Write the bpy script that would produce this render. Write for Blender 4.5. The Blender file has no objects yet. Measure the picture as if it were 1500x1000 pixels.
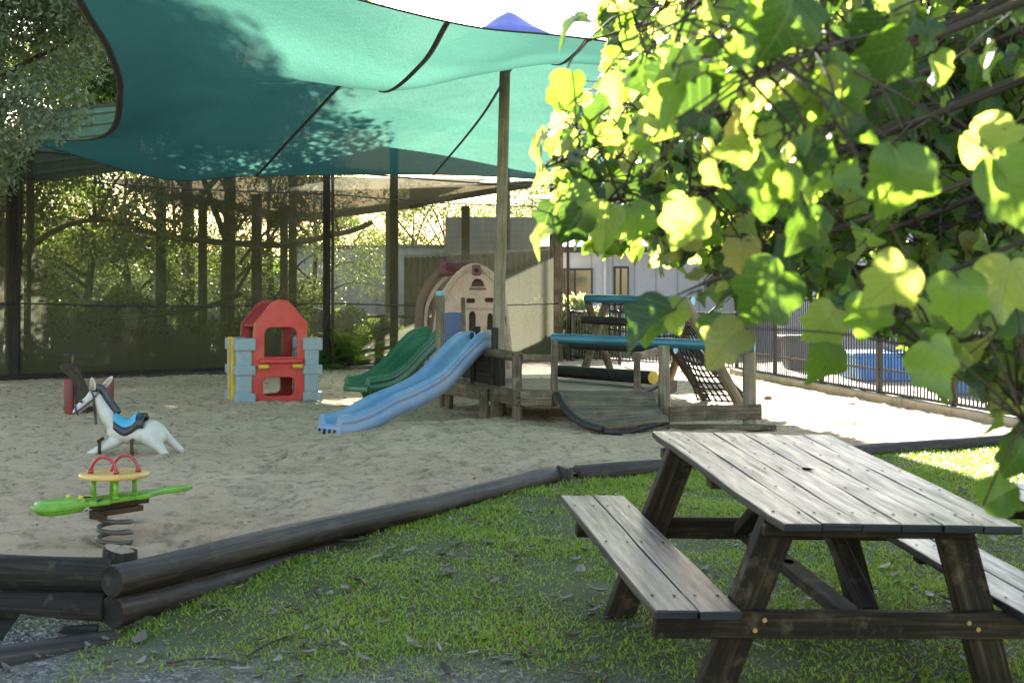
import bpy, bmesh, math, random
import numpy as np
from mathutils import Vector, Matrix, noise as mnoise
random.seed(7); rng = np.random.default_rng(11)
S = bpy.context.scene; COL = S.collection
F = 2000.0; HY = 445.0; CX = 750.0; EYE = 1.3
def P(px, py, D):
    return Vector(((px-CX)/F*D, D, EYE+(HY-py)/F*D))
def G(px, py, z=0.0):
    return P(px, py, (EYE-z)*F/(py-HY))
V = Vector
# ------------------------------------------------------------ materials
MATS = {}
def newmat(name):
    m = bpy.data.materials.new(name); m.use_nodes = True
    nt = m.node_tree; nt.nodes.clear()
    out = nt.nodes.new('ShaderNodeOutputMaterial')
    MATS[name] = m
    return m, nt, out
def nd(nt, typ, **kw):
    n = nt.nodes.new(typ)
    for k, v in kw.items():
        if k in n.inputs.keys() if isinstance(k, str) else False: n.inputs[k].default_value = v
        else: setattr(n, k, v)
    return n
def ramp(nt, fac, stops):
    r = nt.nodes.new('ShaderNodeValToRGB')
    el = r.color_ramp.elements
    while len(el) < len(stops): el.new(0.5)
    for e, (p, c) in zip(el, stops):
        e.position = p; e.color = (*c, 1) if len(c) == 3 else c
    nt.links.new(fac, r.inputs[0]); return r
def noise_fac(nt, coord, scale, detail=4, rough=.6, vscale=None, dist=0):
    src = coord
    if vscale is not None:
        mp = nt.nodes.new('ShaderNodeMapping'); mp.inputs['Scale'].default_value = vscale
        nt.links.new(coord, mp.inputs[0]); src = mp.outputs[0]
    n = nt.nodes.new('ShaderNodeTexNoise'); n.inputs['Scale'].default_value = scale
    n.inputs['Detail'].default_value = detail; n.inputs['Roughness'].default_value = rough
    n.inputs['Distortion'].default_value = dist
    nt.links.new(src, n.inputs['Vector']); return n.outputs[0]
def mixc(nt, fac, a, b, blend='MIX'):
    m = nt.nodes.new('ShaderNodeMix'); m.data_type = 'RGBA'; m.blend_type = blend
    for sock, val in ((0, fac), (6, a), (7, b)):
        if hasattr(val, 'links'): nt.links.new(val, m.inputs[sock])
        else: m.inputs[sock].default_value = val if sock == 0 else (*val, 1)
    return m.outputs[2]
def coords(nt, kind='Object'):
    t = nt.nodes.new('ShaderNodeTexCoord'); return t.outputs[kind]
def bump(nt, h, strength=.3, dist=.01):
    b = nt.nodes.new('ShaderNodeBump'); b.inputs['Strength'].default_value = strength
    b.inputs['Distance'].default_value = dist; nt.links.new(h, b.inputs['Height']); return b.outputs[0]
def surf(nt, out, col, rough=.6, nrm=None, spec=.4, metal=0, coat=0):
    p = nt.nodes.new('ShaderNodeBsdfPrincipled')
    if hasattr(col, 'links'): nt.links.new(col, p.inputs['Base Color'])
    else: p.inputs['Base Color'].default_value = (*col, 1)
    if hasattr(rough, 'links'): nt.links.new(rough, p.inputs['Roughness'])
    else: p.inputs['Roughness'].default_value = rough
    p.inputs['Specular IOR Level'].default_value = spec; p.inputs['Metallic'].default_value = metal
    p.inputs['Coat Weight'].default_value = coat
    if nrm: nt.links.new(nrm, p.inputs['Normal'])
    if out: nt.links.new(p.outputs[0], out.inputs[0])
    return p.outputs[0]
def wood(name, c1, c2, c3, rough=.75, grime=.5, gscale=1.0, lichen=None, spec=.25):
    m, nt, out = newmat(name); uv = coords(nt, 'UV'); ob = coords(nt)
    g = noise_fac(nt, uv, 1, 6, .65, (2.2*gscale, 45*gscale, 1), .8)
    g2 = noise_fac(nt, uv, 1, 3, .6, (.8*gscale, 150*gscale, 1))
    b = noise_fac(nt, ob, 2.3, 5, .65)
    col = ramp(nt, g, [(.3, c1), (.5, c2), (.72, c3)]).outputs[0]
    bf = ramp(nt, b, [(.38, (0, 0, 0)), (.68, (1, 1, 1))]).outputs[0]
    dark = mixc(nt, 1.0, col, tuple(max(.0, 1-grime) for _ in range(3)), 'MULTIPLY')
    col = mixc(nt, bf, dark, col)
    cr = ramp(nt, g2, [(.36, (.25, .25, .25)), (.44, (1, 1, 1))]).outputs[0]
    col = mixc(nt, .6, col, cr, 'MULTIPLY')
    if lichen:
        l = noise_fac(nt, ob, 9, 6, .7)
        lf = ramp(nt, l, [(.55, (0, 0, 0)), (.72, (.7, .7, .7))]).outputs[0]
        col = mixc(nt, lf, col, lichen)
    surf(nt, out, col, rough, bump(nt, g, .5, .006), spec)
    return m
def plastic(name, c, c2=None, rough=.45, dirt=(.16, .13, .09), amt=.35, spec=.45, bs=.04):
    m, nt, out = newmat(name); ob = coords(nt)
    n = noise_fac(nt, ob, 3.0, 6, .7); n2 = noise_fac(nt, ob, 40, 4, .7, (1, 1, .25))
    col = mixc(nt, ramp(nt, n, [(.35, (0, 0, 0)), (.7, (1, 1, 1))]).outputs[0], c, c2 or tuple(x*.72 for x in c))
    mm = nt.nodes.new('ShaderNodeMath'); mm.operation = 'MULTIPLY'
    nt.links.new(n, mm.inputs[0]); nt.links.new(n2, mm.inputs[1])
    df = ramp(nt, mm.outputs[0], [(.22, (0, 0, 0)), (.42, (min(1, amt*1.4),)*3)]).outputs[0]
    col = mixc(nt, df, col, dirt)
    rr = ramp(nt, n2, [(.3, (rough*.9,)*3), (.7, (min(1, rough*1.15),)*3)]).outputs[0]
    surf(nt, out, col, rr, bump(nt, n2, bs, .002), spec)
    return m
def leafmat(name, cols, trans, tmix=.45, rough=.5, spec=.35, bscale=.8):
    m, nt, out = newmat(name)
    at = nt.nodes.new('ShaderNodeAttribute'); at.attribute_name = 'rnd'
    ob = coords(nt); big = noise_fac(nt, ob, bscale, 3, .5)
    ad = nt.nodes.new('ShaderNodeMath'); ad.operation = 'ADD'
    ml = nt.nodes.new('ShaderNodeMath'); ml.operation = 'MULTIPLY'; ml.inputs[1].default_value = .6
    nt.links.new(at.outputs['Fac'], ml.inputs[0]); nt.links.new(ml.outputs[0], ad.inputs[0])
    m2 = nt.nodes.new('ShaderNodeMath'); m2.operation = 'MULTIPLY'; m2.inputs[1].default_value = .4
    nt.links.new(big, m2.inputs[0]); nt.links.new(m2.outputs[0], ad.inputs[1])
    n = len(cols)
    c = ramp(nt, ad.outputs[0], [(.15+.7*i/(n-1), cols[i]) for i in range(n)]).outputs[0]
    p = surf(nt, None, c, rough, None, spec)
    t = nt.nodes.new('ShaderNodeBsdfTranslucent')
    n2 = len(trans)
    tc = ramp(nt, ad.outputs[0], [(.15+.7*i/(n2-1), trans[i]) for i in range(n2)]).outputs[0]
    nt.links.new(tc, t.inputs[0])
    mx = nt.nodes.new('ShaderNodeMixShader'); mx.inputs[0].default_value = tmix
    nt.links.new(p, mx.inputs[1]); nt.links.new(t.outputs[0], mx.inputs[2]); nt.links.new(mx.outputs[0], out.inputs[0])
    return m
# ------------------------------------------------------------ mesh builder
class MB:
    def __init__(s): s.v = []; s.f = []; s.uv = []; s.mi = []; s.sm = []
    def face(s, idx, uvs=None, mi=0, sm=False):
        s.f.append(tuple(idx)); s.uv.append(uvs or [(0, 0)]*len(idx)); s.mi.append(mi); s.sm.append(sm)
    def quadpts(s, pts, mi=0, sm=False, uvs=None):
        b = len(s.v); s.v += [tuple(p) for p in pts]; s.face(range(b, b+len(pts)), uvs, mi, sm)
    def beam(s, p0, p1, w, h, up=(0, 0, 1), mi=0, taper=1.0, jit=0):
        p0, p1, up = V(p0), V(p1), V(up); d = p1-p0; L = d.length; d.normalize()
        x = d.cross(up)
        if x.length < 1e-4: x = d.cross(V((1, 0, 0)))
        x.normalize(); z = x.cross(d); b = len(s.v); ou = random.random()*50; ov = random.random()*50
        n = max(1, int(L/.3)) if jit else 1
        for i in range(n+1):
            c = p0+d*(L*i/n); t = 1+(taper-1)*i/n
            for (a, e) in ((-1, -1), (1, -1), (1, 1), (-1, 1)):
                j = V((random.uniform(-jit, jit), random.uniform(-jit, jit), random.uniform(-jit, jit))) if jit else V()
                s.v.append(tuple(c+x*(a*w/2*t)+z*(e*h/2*t)+j))
        per = [0, w, w+h, 2*w+h, 2*w+2*h]
        for i in range(n):
            for k in range(4):
                a0 = b+i*4+k; a1 = b+i*4+(k+1) % 4
                u0, u1 = ou+L*i/n, ou+L*(i+1)/n
                s.face((a0, a1, a1+4, a0+4), [(u0, ov+per[k]), (u0, ov+per[k+1]), (u1, ov+per[k+1]), (u1, ov+per[k])], mi)
        s.face((b+3, b+2, b+1, b), [(ou, ov), (ou+h, ov), (ou+h, ov+w), (ou, ov+w)], mi)
        e = b+n*4; s.face((e, e+1, e+2, e+3), [(ou, ov), (ou+h, ov), (ou+h, ov+w), (ou, ov+w)], mi)
    def box(s, lo, hi, mi=0):
        lo, hi = V(lo), V(hi)
        if hi.y-lo.y >= hi.x-lo.x and hi.y-lo.y >= hi.z-lo.z:
            c = (lo+hi)/2; s.beam((c.x, lo.y, c.z), (c.x, hi.y, c.z), hi.x-lo.x, hi.z-lo.z, (0, 0, 1), mi)
        elif hi.x-lo.x >= hi.z-lo.z:
            c = (lo+hi)/2; s.beam((lo.x, c.y, c.z), (hi.x, c.y, c.z), hi.y-lo.y, hi.z-lo.z, (0, 0, 1), mi)
        else:
            c = (lo+hi)/2; s.beam((c.x, c.y, lo.z), (c.x, c.y, hi.z), hi.x-lo.x, hi.y-lo.y, (0, 1, 0), mi)
    def tube(s, pts, r, n=12, mi=0, cap=True, capmi=None, wob=0, closed=False, flat=1.0, up=None):
        pts = [V(p) for p in pts]; m = len(pts); rs = r if hasattr(r, '__len__') else [r]*m
        b = len(s.v); ref = V(up) if up else V((0, 0, 1)); L = 0; ou = random.random()*50; ov = random.random()*50; us = []
        px = None
        for i, p in enumerate(pts):
            if closed: d = pts[(i+1) % m]-pts[i-1]
            else: d = pts[min(i+1, m-1)]-pts[max(i-1, 0)]
            if d.length < 1e-9: d = V((0, 0, 1))
            d.normalize()
            if px is None:
                x = d.cross(ref)
                if x.length < .1: x = d.cross(V((1, 0, 0)))
            else: x = px-d*px.dot(d)
            x.normalize(); px = x.copy(); y = d.cross(x)
            if i: L += (pts[i]-pts[i-1]).length
            us.append(ou+L)
            for k in range(n):
                a = 2*math.pi*k/n; q = rs[i]
                if wob: q *= 1+wob*mnoise.noise(V((p.x*3+math.cos(a)*1.5, p.y*3+math.sin(a)*1.5, p.z*3)))
                s.v.append(tuple(p+x*(math.cos(a)*q)+y*(math.sin(a)*q*flat)))
        rm = max(rs); mm = m if closed else m-1
        for i in range(mm):
            i2 = (i+1) % m
            for k in range(n):
                k2 = (k+1) % n; c0 = 2*math.pi*rm*k/n+ov; c1 = 2*math.pi*rm*(k+1)/n+ov
                u0 = us[i]; u1 = us[i2] if i2 else us[i]+.05
                s.face((b+i*n+k, b+i*n+k2, b+i2*n+k2, b+i2*n+k), [(u0, c0), (u0, c1), (u1, c1), (u1, c0)], mi, True)
        if cap and not closed:
            cm = mi if capmi is None else capmi
            cu = [(ou+math.cos(2*math.pi*k/n)*rm, ov+math.sin(2*math.pi*k/n)*rm*.15) for k in range(n)]
            s.face([b+n-1-k for k in range(n)], cu, cm); s.face([b+(m-1)*n+k for k in range(n)], cu, cm)
    def loft(s, rings, mi=0, closed=True, cap=True, sm=True):
        b = len(s.v); n = len(rings[0])
        for r in rings: s.v += [tuple(p) for p in r]
        kk = n if closed else n-1
        for i in range(len(rings)-1):
            for k in range(kk):
                k2 = (k+1) % n
                s.face((b+i*n+k, b+i*n+k2, b+(i+1)*n+k2, b+(i+1)*n+k), [(i*.05, k*.05), (i*.05, k*.05+.05), (i*.05+.05, k*.05+.05), (i*.05+.05, k*.05)], mi, sm)
        if cap and closed:
            s.face([b+n-1-k for k in range(n)], None, mi); s.face([b+(len(rings)-1)*n+k for k in range(n)], None, mi)
    def ball(s, c, r, mi=0, n=10, sc=(1, 1, 1)):
        c = V(c); rings = []
        for i in range(n+1):
            t = math.pi*i/n; q = max(math.sin(t), .01)
            rings.append([c+V((math.cos(2*math.pi*k/12)*q*r*sc[0], math.sin(2*math.pi*k/12)*q*r*sc[1], math.cos(t)*r*sc[2])) for k in range(12)])
        s.loft(rings, mi)
    def build(s, name, mats, parent=None, bevel=0, seg=2, world=True, sub=0, auto=None):
        me = bpy.data.meshes.new(name)
        vs = s.v
        if parent is not None and world:
            base = V(parent['_base']) if '_base' in parent else V(); vs = [(a-base.x, b-base.y, c-base.z) for a, b, c in vs]
        elif parent is None and world and s.v:
            xs = np.array(s.v); o = V((float(xs[:, 0].mean()), float(xs[:, 1].mean()), float(xs[:, 2].min())))
            vs = [(a-o.x, b-o.y, c-o.z) for a, b, c in s.v]
        me.from_pydata(vs, [], s.f)
        uvl = me.uv_layers.new(name='UVMap'); flat = []
        for u in s.uv: 
            for a in u: flat += [a[0], a[1]]
        uvl.data.foreach_set('uv', flat)
        me.polygons.foreach_set('material_index', s.mi); me.polygons.foreach_set('use_smooth', s.sm)
        for m in (mats if isinstance(mats, (list, tuple)) else [mats]): me.materials.append(MATS[m] if isinstance(m, str) else m)
        me.update(); o2 = bpy.data.objects.new(name, me); COL.objects.link(o2)
        if parent is not None:
            o2.parent = parent
            if world: o2['_base'] = tuple(parent['_base']) if '_base' in parent else (0, 0, 0)
        elif world and s.v: o2.location = o; o2['_base'] = tuple(o)
        if bevel:
            bv = o2.modifiers.new('bevel', 'BEVEL'); bv.width = bevel; bv.segments = seg; bv.limit_method = 'ANGLE'; bv.angle_limit = math.radians(40)
        if sub:
            sb = o2.modifiers.new('sub', 'SUBSURF'); sb.levels = sub; sb.render_levels = sub
        return o2
def empty(name, loc, label, cat, group=None, rot=None):
    o = bpy.data.objects.new(name, None); COL.objects.link(o); o.location = loc; o['_base'] = tuple(loc)
    o.empty_display_size = .2
    o['label'] = label; o['category'] = cat
    if group: o['group'] = group
    return o
def tag(o, label=None, cat=None, group=None, kind=None):
    if label: o['label'] = label
    if cat: o['category'] = cat
    if group: o['group'] = group
    if kind: o['kind'] = kind
    return o
def npmesh(name, verts, faces, mats, parent=None, rnd=None, smooth=False, mi=None, uv=None):
    """verts Nx3 (world or parent-local), faces MxK"""
    me = bpy.data.meshes.new(name); k = faces.shape[1]
    if parent is not None and '_base' in parent: verts = verts-np.array(parent['_base'])
    me.vertices.add(len(verts)); me.vertices.foreach_set('co', verts.astype(np.float32).ravel())
    me.loops.add(faces.size); me.loops.foreach_set('vertex_index', faces.astype(np.int32).ravel())
    me.polygons.add(len(faces)); me.polygons.foreach_set('loop_start', np.arange(0, faces.size, k, dtype=np.int32))
    me.polygons.foreach_set('loop_total', np.full(len(faces), k, dtype=np.int32))
    if mi is not None: me.polygons.foreach_set('material_index', mi.astype(np.int32))
    if smooth: me.polygons.foreach_set('use_smooth', np.ones(len(faces), dtype=bool))
    me.update(calc_edges=True)
    if rnd is not None:
        a = me.attributes.new('rnd', 'FLOAT', 'FACE'); a.data.foreach_set('value', rnd.astype(np.float32))
    if uv is not None:
        ul = me.uv_layers.new(name='UVMap'); ul.data.foreach_set('uv', uv[faces.ravel()].astype(np.float32).ravel())
    for m in (mats if isinstance(mats, (list, tuple)) else [mats]): me.materials.append(MATS[m])
    me.validate(); o = bpy.data.objects.new(name, me); COL.objects.link(o)
    if parent is not None: o.parent = parent
    if parent is not None: o['_base'] = tuple(parent['_base'])
    return o
def rotframes(n, droop=0.0):
    a = rng.normal(size=(n, 3)); a[:, 2] -= droop; a /= np.linalg.norm(a, axis=1, keepdims=True)+1e-9
    b = rng.normal(size=(n, 3)); b -= (a*b).sum(1, keepdims=True)*a; b /= np.linalg.norm(b, axis=1, keepdims=True)+1e-9
    return a, b
def leaf_quads(cent, size, droop=.3, aspect=.42):
    n = len(cent); a, b = rotframes(n, droop)
    s = (size*rng.uniform(.6, 1.35, n))[:, None] if not hasattr(size, '__len__') else size[:, None]
    v = np.stack([cent, cent+a*s*.5+b*s*aspect*.5, cent+a*s, cent+a*s*.5-b*s*aspect*.5], 1).reshape(-1, 3)
    f = np.arange(4*n).reshape(n, 4); return v, f
def plate(name, outline, holes, th, mats, parent, frame, bev=.008):
    """flat plate with holes: outline/holes lists of (u,v); frame = (origin, U, Vv, N) world; extruded along N by th."""
    cu = bpy.data.curves.new(name, 'CURVE'); cu.dimensions = '2D'; cu.fill_mode = 'BOTH'
    cu.extrude = th/2-bev; cu.bevel_depth = bev; cu.bevel_resolution = 2
    for pl in [outline]+holes:
        sp = cu.splines.new('POLY'); sp.points.add(len(pl)-1)
        for q, (a, b) in zip(sp.points, pl): q.co = (a, b, 0, 1)
        sp.use_cyclic_u = True
    tmp = bpy.data.objects.new('tmp', cu); COL.objects.link(tmp)
    dg = bpy.context.evaluated_depsgraph_get(); me = bpy.data.meshes.new_from_object(tmp.evaluated_get(dg))
    bpy.data.objects.remove(tmp); bpy.data.curves.remove(cu)
    o, U, Vv, N = [V(q) for q in frame]; base = V(parent['_base']) if parent is not None else V()
    for v in me.vertices:
        c = v.co; w = o+U*c.x+Vv*c.y+N*c.z; v.co = w-base
    if U.cross(Vv).dot(N) < 0: me.flip_normals()
    me.materials.clear()
    for m in (mats if isinstance(mats, (list, tuple)) else [mats]): me.materials.append(MATS[m])
    for p in me.polygons: p.use_smooth = False; p.material_index = 0
    me.name = name; ob = bpy.data.objects.new(name, me); COL.objects.link(ob); ob.parent = parent; ob['_base'] = tuple(base)
    return ob
def rrect(x0, y0, x1, y1, r, n=5):
    pts = []
    for cx, cy, a0 in ((x1-r, y1-r, 0), (x0+r, y1-r, 90), (x0+r, y0+r, 180), (x1-r, y0+r, 270)):
        for i in range(n+1):
            a = math.radians(a0+90*i/n); pts.append((cx+r*math.cos(a), cy+r*math.sin(a)))
    return pts
def blob(name, caps, mat, parent, vox=.012, smooth=8):
    """continuous body: tapered capsules (p0,r0,p1,r1,flat) fused by voxel remesh"""
    mb = MB()
    for c in caps:
        p0, r0, p1, r1 = V(c[0]), c[1], V(c[2]), c[3]; d = (p1-p0); n = 7; pts = []; rs = []
        L = d.length; d.normalize()
        for i in range(4):
            t = math.pi/2*i/3; pts.append(p0-d*(r0*math.cos(t))); rs.append(max(r0*math.sin(t), .001))
        for i in range(1, n): pts.append(p0+d*(L*i/n)); rs.append(r0+(r1-r0)*i/n)
        for i in range(4):
            t = math.pi/2*i/3; pts.append(p1+d*(r1*math.sin(t))); rs.append(max(r1*math.cos(t), .001))
        mb.tube(pts, rs, 14, flat=c[4] if len(c) > 4 else 1, up=c[5] if len(c) > 5 else None)
    o = mb.build(name, mat, parent)
    r = o.modifiers.new('r', 'REMESH'); r.mode = 'VOXEL'; r.voxel_size = vox; r.use_smooth_shade = True
    s = o.modifiers.new('s', 'SMOOTH'); s.iterations = smooth; s.factor = .5
    return o
def spline(pts, n, closed=False):
    pts = [V(p) for p in pts]; m = len(pts); out = []
    seg = m if closed else m-1
    for i in range(seg):
        p0 = pts[i-1] if (i > 0 or closed) else pts[0]*2-pts[1]
        p1 = pts[i]; p2 = pts[(i+1) % m]; p3 = pts[(i+2) % m] if (i+2 < m or closed) else pts[-1]*2-pts[-2]
        for k in range(n):
            t = k/n
            out.append(.5*((2*p1)+(p2-p0)*t+(2*p0-5*p1+4*p2-p3)*t*t+(3*p1-p0-3*p2+p3)*t**3))
    if not closed: out.append(pts[-1])
    return out
def copy_tree(o, parent=None):
    c = o.copy(); COL.objects.link(c)
    if parent is not None: c.parent = parent
    for ch in list(o.children): copy_tree(ch, c)
    return c
# ------------------------------------------------------------ materials list
wood('table_wood', (.006, .006, .008), (.020, .021, .027), (.062, .060, .068), .36, .5, 1, None, .38)
_nt = MATS['table_wood'].node_tree; _p = [n for n in _nt.nodes if n.type == 'BSDF_PRINCIPLED'][0]; _p.inputs['Specular Tint'].default_value = (.70, .85, 1, 1)  # cool tint puts a bluish sky sheen into the reflections
_rn = noise_fac(_nt, coords(_nt, 'UV'), 1, 6, .7, (2.5, 30, 1)); _nt.links.new(ramp(_nt, _rn, [(.35, (.28, .28, .28)), (.65, (.48, .48, .48))]).outputs[0], _p.inputs['Roughness'])
wood('table_dark_wood', (.008, .006, .004), (.024, .017, .010), (.085, .062, .038), .75, .6, .7, (.11, .09, .05))
wood('grey_wood', (.07, .05, .032), (.17, .13, .085), (.29, .235, .165), .8, .6, 1, (.2, .19, .12))
wood('deck_wood', (.055, .042, .03), (.13, .10, .074), (.24, .20, .155), .65, .5)
m, nt, out = newmat('void'); surf(nt, out, (.004, .003, .003), .95, None, .0)
wood('dark_log', (.008, .006, .005), (.038, .026, .021), (.12, .088, .07), .58, .5, .8, (.06, .06, .03), .4)
wood('black_log', (.008, .007, .006), (.018, .016, .013), (.05, .045, .035), .8, .4, .8, (.07, .065, .035), .3)
wood('tan_log', (.15, .10, .055), (.27, .19, .11), (.38, .28, .17), .75, .35)
wood('pole_wood', (.12, .10, .065), (.22, .19, .13), (.32, .28, .2), .75, .4, .8, (.17, .18, .12))
wood('dark_timber', (.012, .010, .008), (.03, .025, .02), (.06, .05, .04), .8, .4)
wood('blue_painted_wood', (.010, .075, .125), (.02, .12, .18), (.05, .19, .26), .4, .3, .6, None, .5)
wood('bark', (.03, .024, .018), (.07, .055, .04), (.13, .105, .08), .9, .4, .6, (.09, .09, .06))
wood('pale_bark', (.10, .08, .06), (.17, .145, .11), (.24, .21, .17), .9, .4, .6)
wood('rust_brown', (.03, .018, .012), (.07, .04, .025), (.13, .07, .04), .7, .4)
wood('end_grain', (.17, .12, .08), (.3, .23, .16), (.42, .34, .25), .85, .4, 1)
plastic('red_plastic', (.42, .018, .018), (.52, .06, .045), .42, amt=.25)
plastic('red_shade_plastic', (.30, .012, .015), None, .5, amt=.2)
plastic('pale_blue_plastic', (.18, .26, .31), (.26, .33, .37), .55, amt=.5)
plastic('yellow_plastic', (.55, .40, .03), (.45, .30, .03), .5)
plastic('slide_blue', (.09, .20, .38), (.16, .29, .45), .3, (.22, .24, .27), .35, .5)
plastic('slide_blue_side', (.14, .22, .38), (.2, .28, .42), .55, (.24, .22, .19), .6, .4)
plastic('slide_green', (.014, .085, .035), (.02, .11, .05), .28, (.03, .05, .03), .1, .6)
plastic('beige_plastic', (.42, .30, .24), (.34, .24, .19), .6, (.16, .12, .09), .3)
plastic('brown_plastic', (.13, .085, .065), (.17, .11, .085), .6, (.06, .04, .03), .3)
plastic('maroon_plastic', (.12, .03, .04), None, .5)
plastic('dark_hollow', (.01, .01, .01), None, .8, amt=.1)
plastic('board_blue', (.012, .06, .20), None, .35, amt=.15)
plastic('cream_edge', (.55, .5, .38), None, .5)
plastic('horse_white', (.50, .49, .46), (.43, .415, .38), .5, (.30, .25, .18), .22)
plastic('navy_paint', (.018, .022, .035), None, .4, amt=.3)
plastic('saddle_blue', (.03, .30, .50), (.06, .38, .55), .4, (.25, .12, .08), .35)
plastic('croc_green', (.17, .38, .03), (.10, .28, .03), .35, (.07, .09, .03), .4)
plastic('tray_yellow', (.60, .38, .10), (.48, .28, .07), .35, (.2, .12, .06), .35)
plastic('handle_red', (.35, .02, .03), None, .25, (.12, .03, .02), .3, .6)
plastic('old_red', (.22, .03, .035), (.13, .04, .035), .7, (.12, .09, .07), .6)
plastic('steel_dark', (.05, .047, .04), (.09, .08, .065), .5, (.08, .05, .03), .5)
plastic('fence_black', (.018, .018, .02), None, .45, amt=.1)
plastic('black_rubber', (.012, .012, .012), None, .6, amt=.2)
plastic('yellow_paint', (.62, .42, .02), None, .5)
plastic('lightblue_paint', (.18, .45, .62), None, .5)
plastic('container_blue', (.02, .22, .62), (.03, .28, .66), .5)
plastic('grey_bin', (.10, .11, .12), None, .6)
plastic('tent_blue', (.12, .14, .50), (.18, .2, .55), .6)
plastic('pale_concrete', (.42, .36, .27), (.34, .29, .22), .9, (.2, .16, .11), .5)
plastic('grey_concrete', (.28, .28, .26), (.22, .22, .2), .9, (.14, .13, .1), .5)
plastic('white_paint', (.62, .62, .62), (.54, .54, .54), .6, (.3, .28, .25), .2)
plastic('bolt_brass', (.45, .28, .08), None, .4)
def sidingmat(name, c, pitch, axis='Z', rough=.6, c2=None):
    m, nt, out = newmat(name); ob = coords(nt)
    w = nt.nodes.new('ShaderNodeTexWave'); w.wave_type = 'BANDS'; w.bands_direction = axis; w.wave_profile = 'SAW'
    w.inputs['Scale'].default_value = math.pi*2/pitch/20*1.0; nt.links.new(ob, w.inputs[0])
    n = noise_fac(nt, ob, 2, 5, .7)
    col = mixc(nt, ramp(nt, n, [(.3, (0, 0, 0)), (.75, (1, 1, 1))]).outputs[0], c, c2 or tuple(x*.82 for x in c))
    ln = ramp(nt, w.outputs[1], [(0, (.45, .45, .45)), (.09, (1, 1, 1)), (.95, (1, 1, 1)), (1, (.6, .6, .6))]).outputs[0]
    col = mixc(nt, .8, col, ln, 'MULTIPLY')
    surf(nt, out, col, rough, bump(nt, w.outputs[1], .5, .02), .3)
sidingmat('weatherboard', (.34, .34, .42), .19)
sidingmat('white_siding', (.50, .50, .54), .6, 'X')
sidingmat('roof_metal', (.55, .55, .56), .25, 'X', .4)
sidingmat('grey_block', (.26, .255, .24), .2)
m, nt, out = newmat('green_steel'); ob = coords(nt)
n = noise_fac(nt, ob, 2.2, 5, .7); n2 = noise_fac(nt, ob, 30, 3, .6)
c = mixc(nt, ramp(nt, n, [(.35, (0, 0, 0)), (.7, (1, 1, 1))]).outputs[0], (.09, .18, .11), (.13, .23, .16))
c = mixc(nt, ramp(nt, n2, [(.66, (0, 0, 0)), (.72, (.6, .6, .6))]).outputs[0], c, (.4, .42, .36))
surf(nt, out, c, .5, None, .4)
# glass
m, nt, out = newmat('window_glass'); surf(nt, out, (.015, .018, .02), .05, None, .8)
# shade sail cloth
def cloth(name, dcol, tcol, clear, tm):
    m, nt, out = newmat(name); uv = coords(nt, 'UV'); ob = coords(nt)
    w1 = noise_fac(nt, uv, 1, 4, .7, (70, 7, 1)); w2 = noise_fac(nt, uv, 1, 4, .7, (9, 80, 1)); big = noise_fac(nt, ob, .6, 4, .6, None, .6)
    ad = nt.nodes.new('ShaderNodeMath'); ad.operation = 'ADD'; nt.links.new(w1, ad.inputs[0]); nt.links.new(w2, ad.inputs[1])
    f = ramp(nt, ad.outputs[0], [(.62, (.62, .62, .62)), (1.0, (1.2, 1.2, 1.2))])
    ad2 = nt.nodes.new('ShaderNodeMath'); ad2.operation = 'MULTIPLY'; ad2.inputs[1].default_value = .5; nt.links.new(ad.outputs[0], ad2.inputs[0])
    f = ramp(nt, ad2.outputs[0], [(.3, (.45, .45, .45)), (.7, (1, 1, 1))]).outputs[0]
    fb = ramp(nt, big, [(.3, (.8, .8, .8)), (.7, (1, 1, 1))]).outputs[0]
    d = mixc(nt, 1, dcol, f, 'MULTIPLY'); t = mixc(nt, 1, mixc(nt, 1, tcol, f, 'MULTIPLY'), fb, 'MULTIPLY')
    df = nt.nodes.new('ShaderNodeBsdfDiffuse'); tl = nt.nodes.new('ShaderNodeBsdfTranslucent'); tr = nt.nodes.new('ShaderNodeBsdfTransparent')
    nt.links.new(d, df.inputs[0]); nt.links.new(t, tl.inputs[0])
    a = nt.nodes.new('ShaderNodeMixShader'); a.inputs[0].default_value = tm; nt.links.new(df.outputs[0], a.inputs[1]); nt.links.new(tl.outputs[0], a.inputs[2])
    b = nt.nodes.new('ShaderNodeMixShader'); b.inputs[0].default_value = clear; nt.links.new(a.outputs[0], b.inputs[1]); nt.links.new(tr.outputs[0], b.inputs[2])
    nt.links.new(b.outputs[0], out.inputs[0])
cloth('sail_cloth', (.002, .028, .024), (.058, .165, .125), .003, .74)
# fine wall mesh
m, nt, out = newmat('wall_mesh'); ob = coords(nt)
n = noise_fac(nt, ob, .8, 5, .65); n2 = noise_fac(nt, ob, 9, 4, .6, (1, 1, .12))
sx = nt.nodes.new('ShaderNodeSeparateXYZ'); nt.links.new(ob, sx.inputs[0])
zf = nt.nodes.new('ShaderNodeMapRange'); zf.inputs[1].default_value = .1; zf.inputs[2].default_value = 1.9; zf.inputs[3].default_value = .12; zf.inputs[4].default_value = .33
nt.links.new(sx.outputs[2], zf.inputs[0])
v = nt.nodes.new('ShaderNodeMath'); v.operation = 'MULTIPLY_ADD'; v.inputs[1].default_value = -.25
nt.links.new(n2, v.inputs[0]); nt.links.new(zf.outputs[0], v.inputs[2])
v2 = nt.nodes.new('ShaderNodeMath'); v2.operation = 'ADD'; v2.inputs[1].default_value = .10; nt.links.new(v.outputs[0], v2.inputs[0])
dc = mixc(nt, ramp(nt, n, [(.35, (0, 0, 0)), (.65, (1, 1, 1))]).outputs[0], (.095, .088, .058), (.085, .095, .04))
df = nt.nodes.new('ShaderNodeBsdfDiffuse'); nt.links.new(dc, df.inputs[0])
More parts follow.
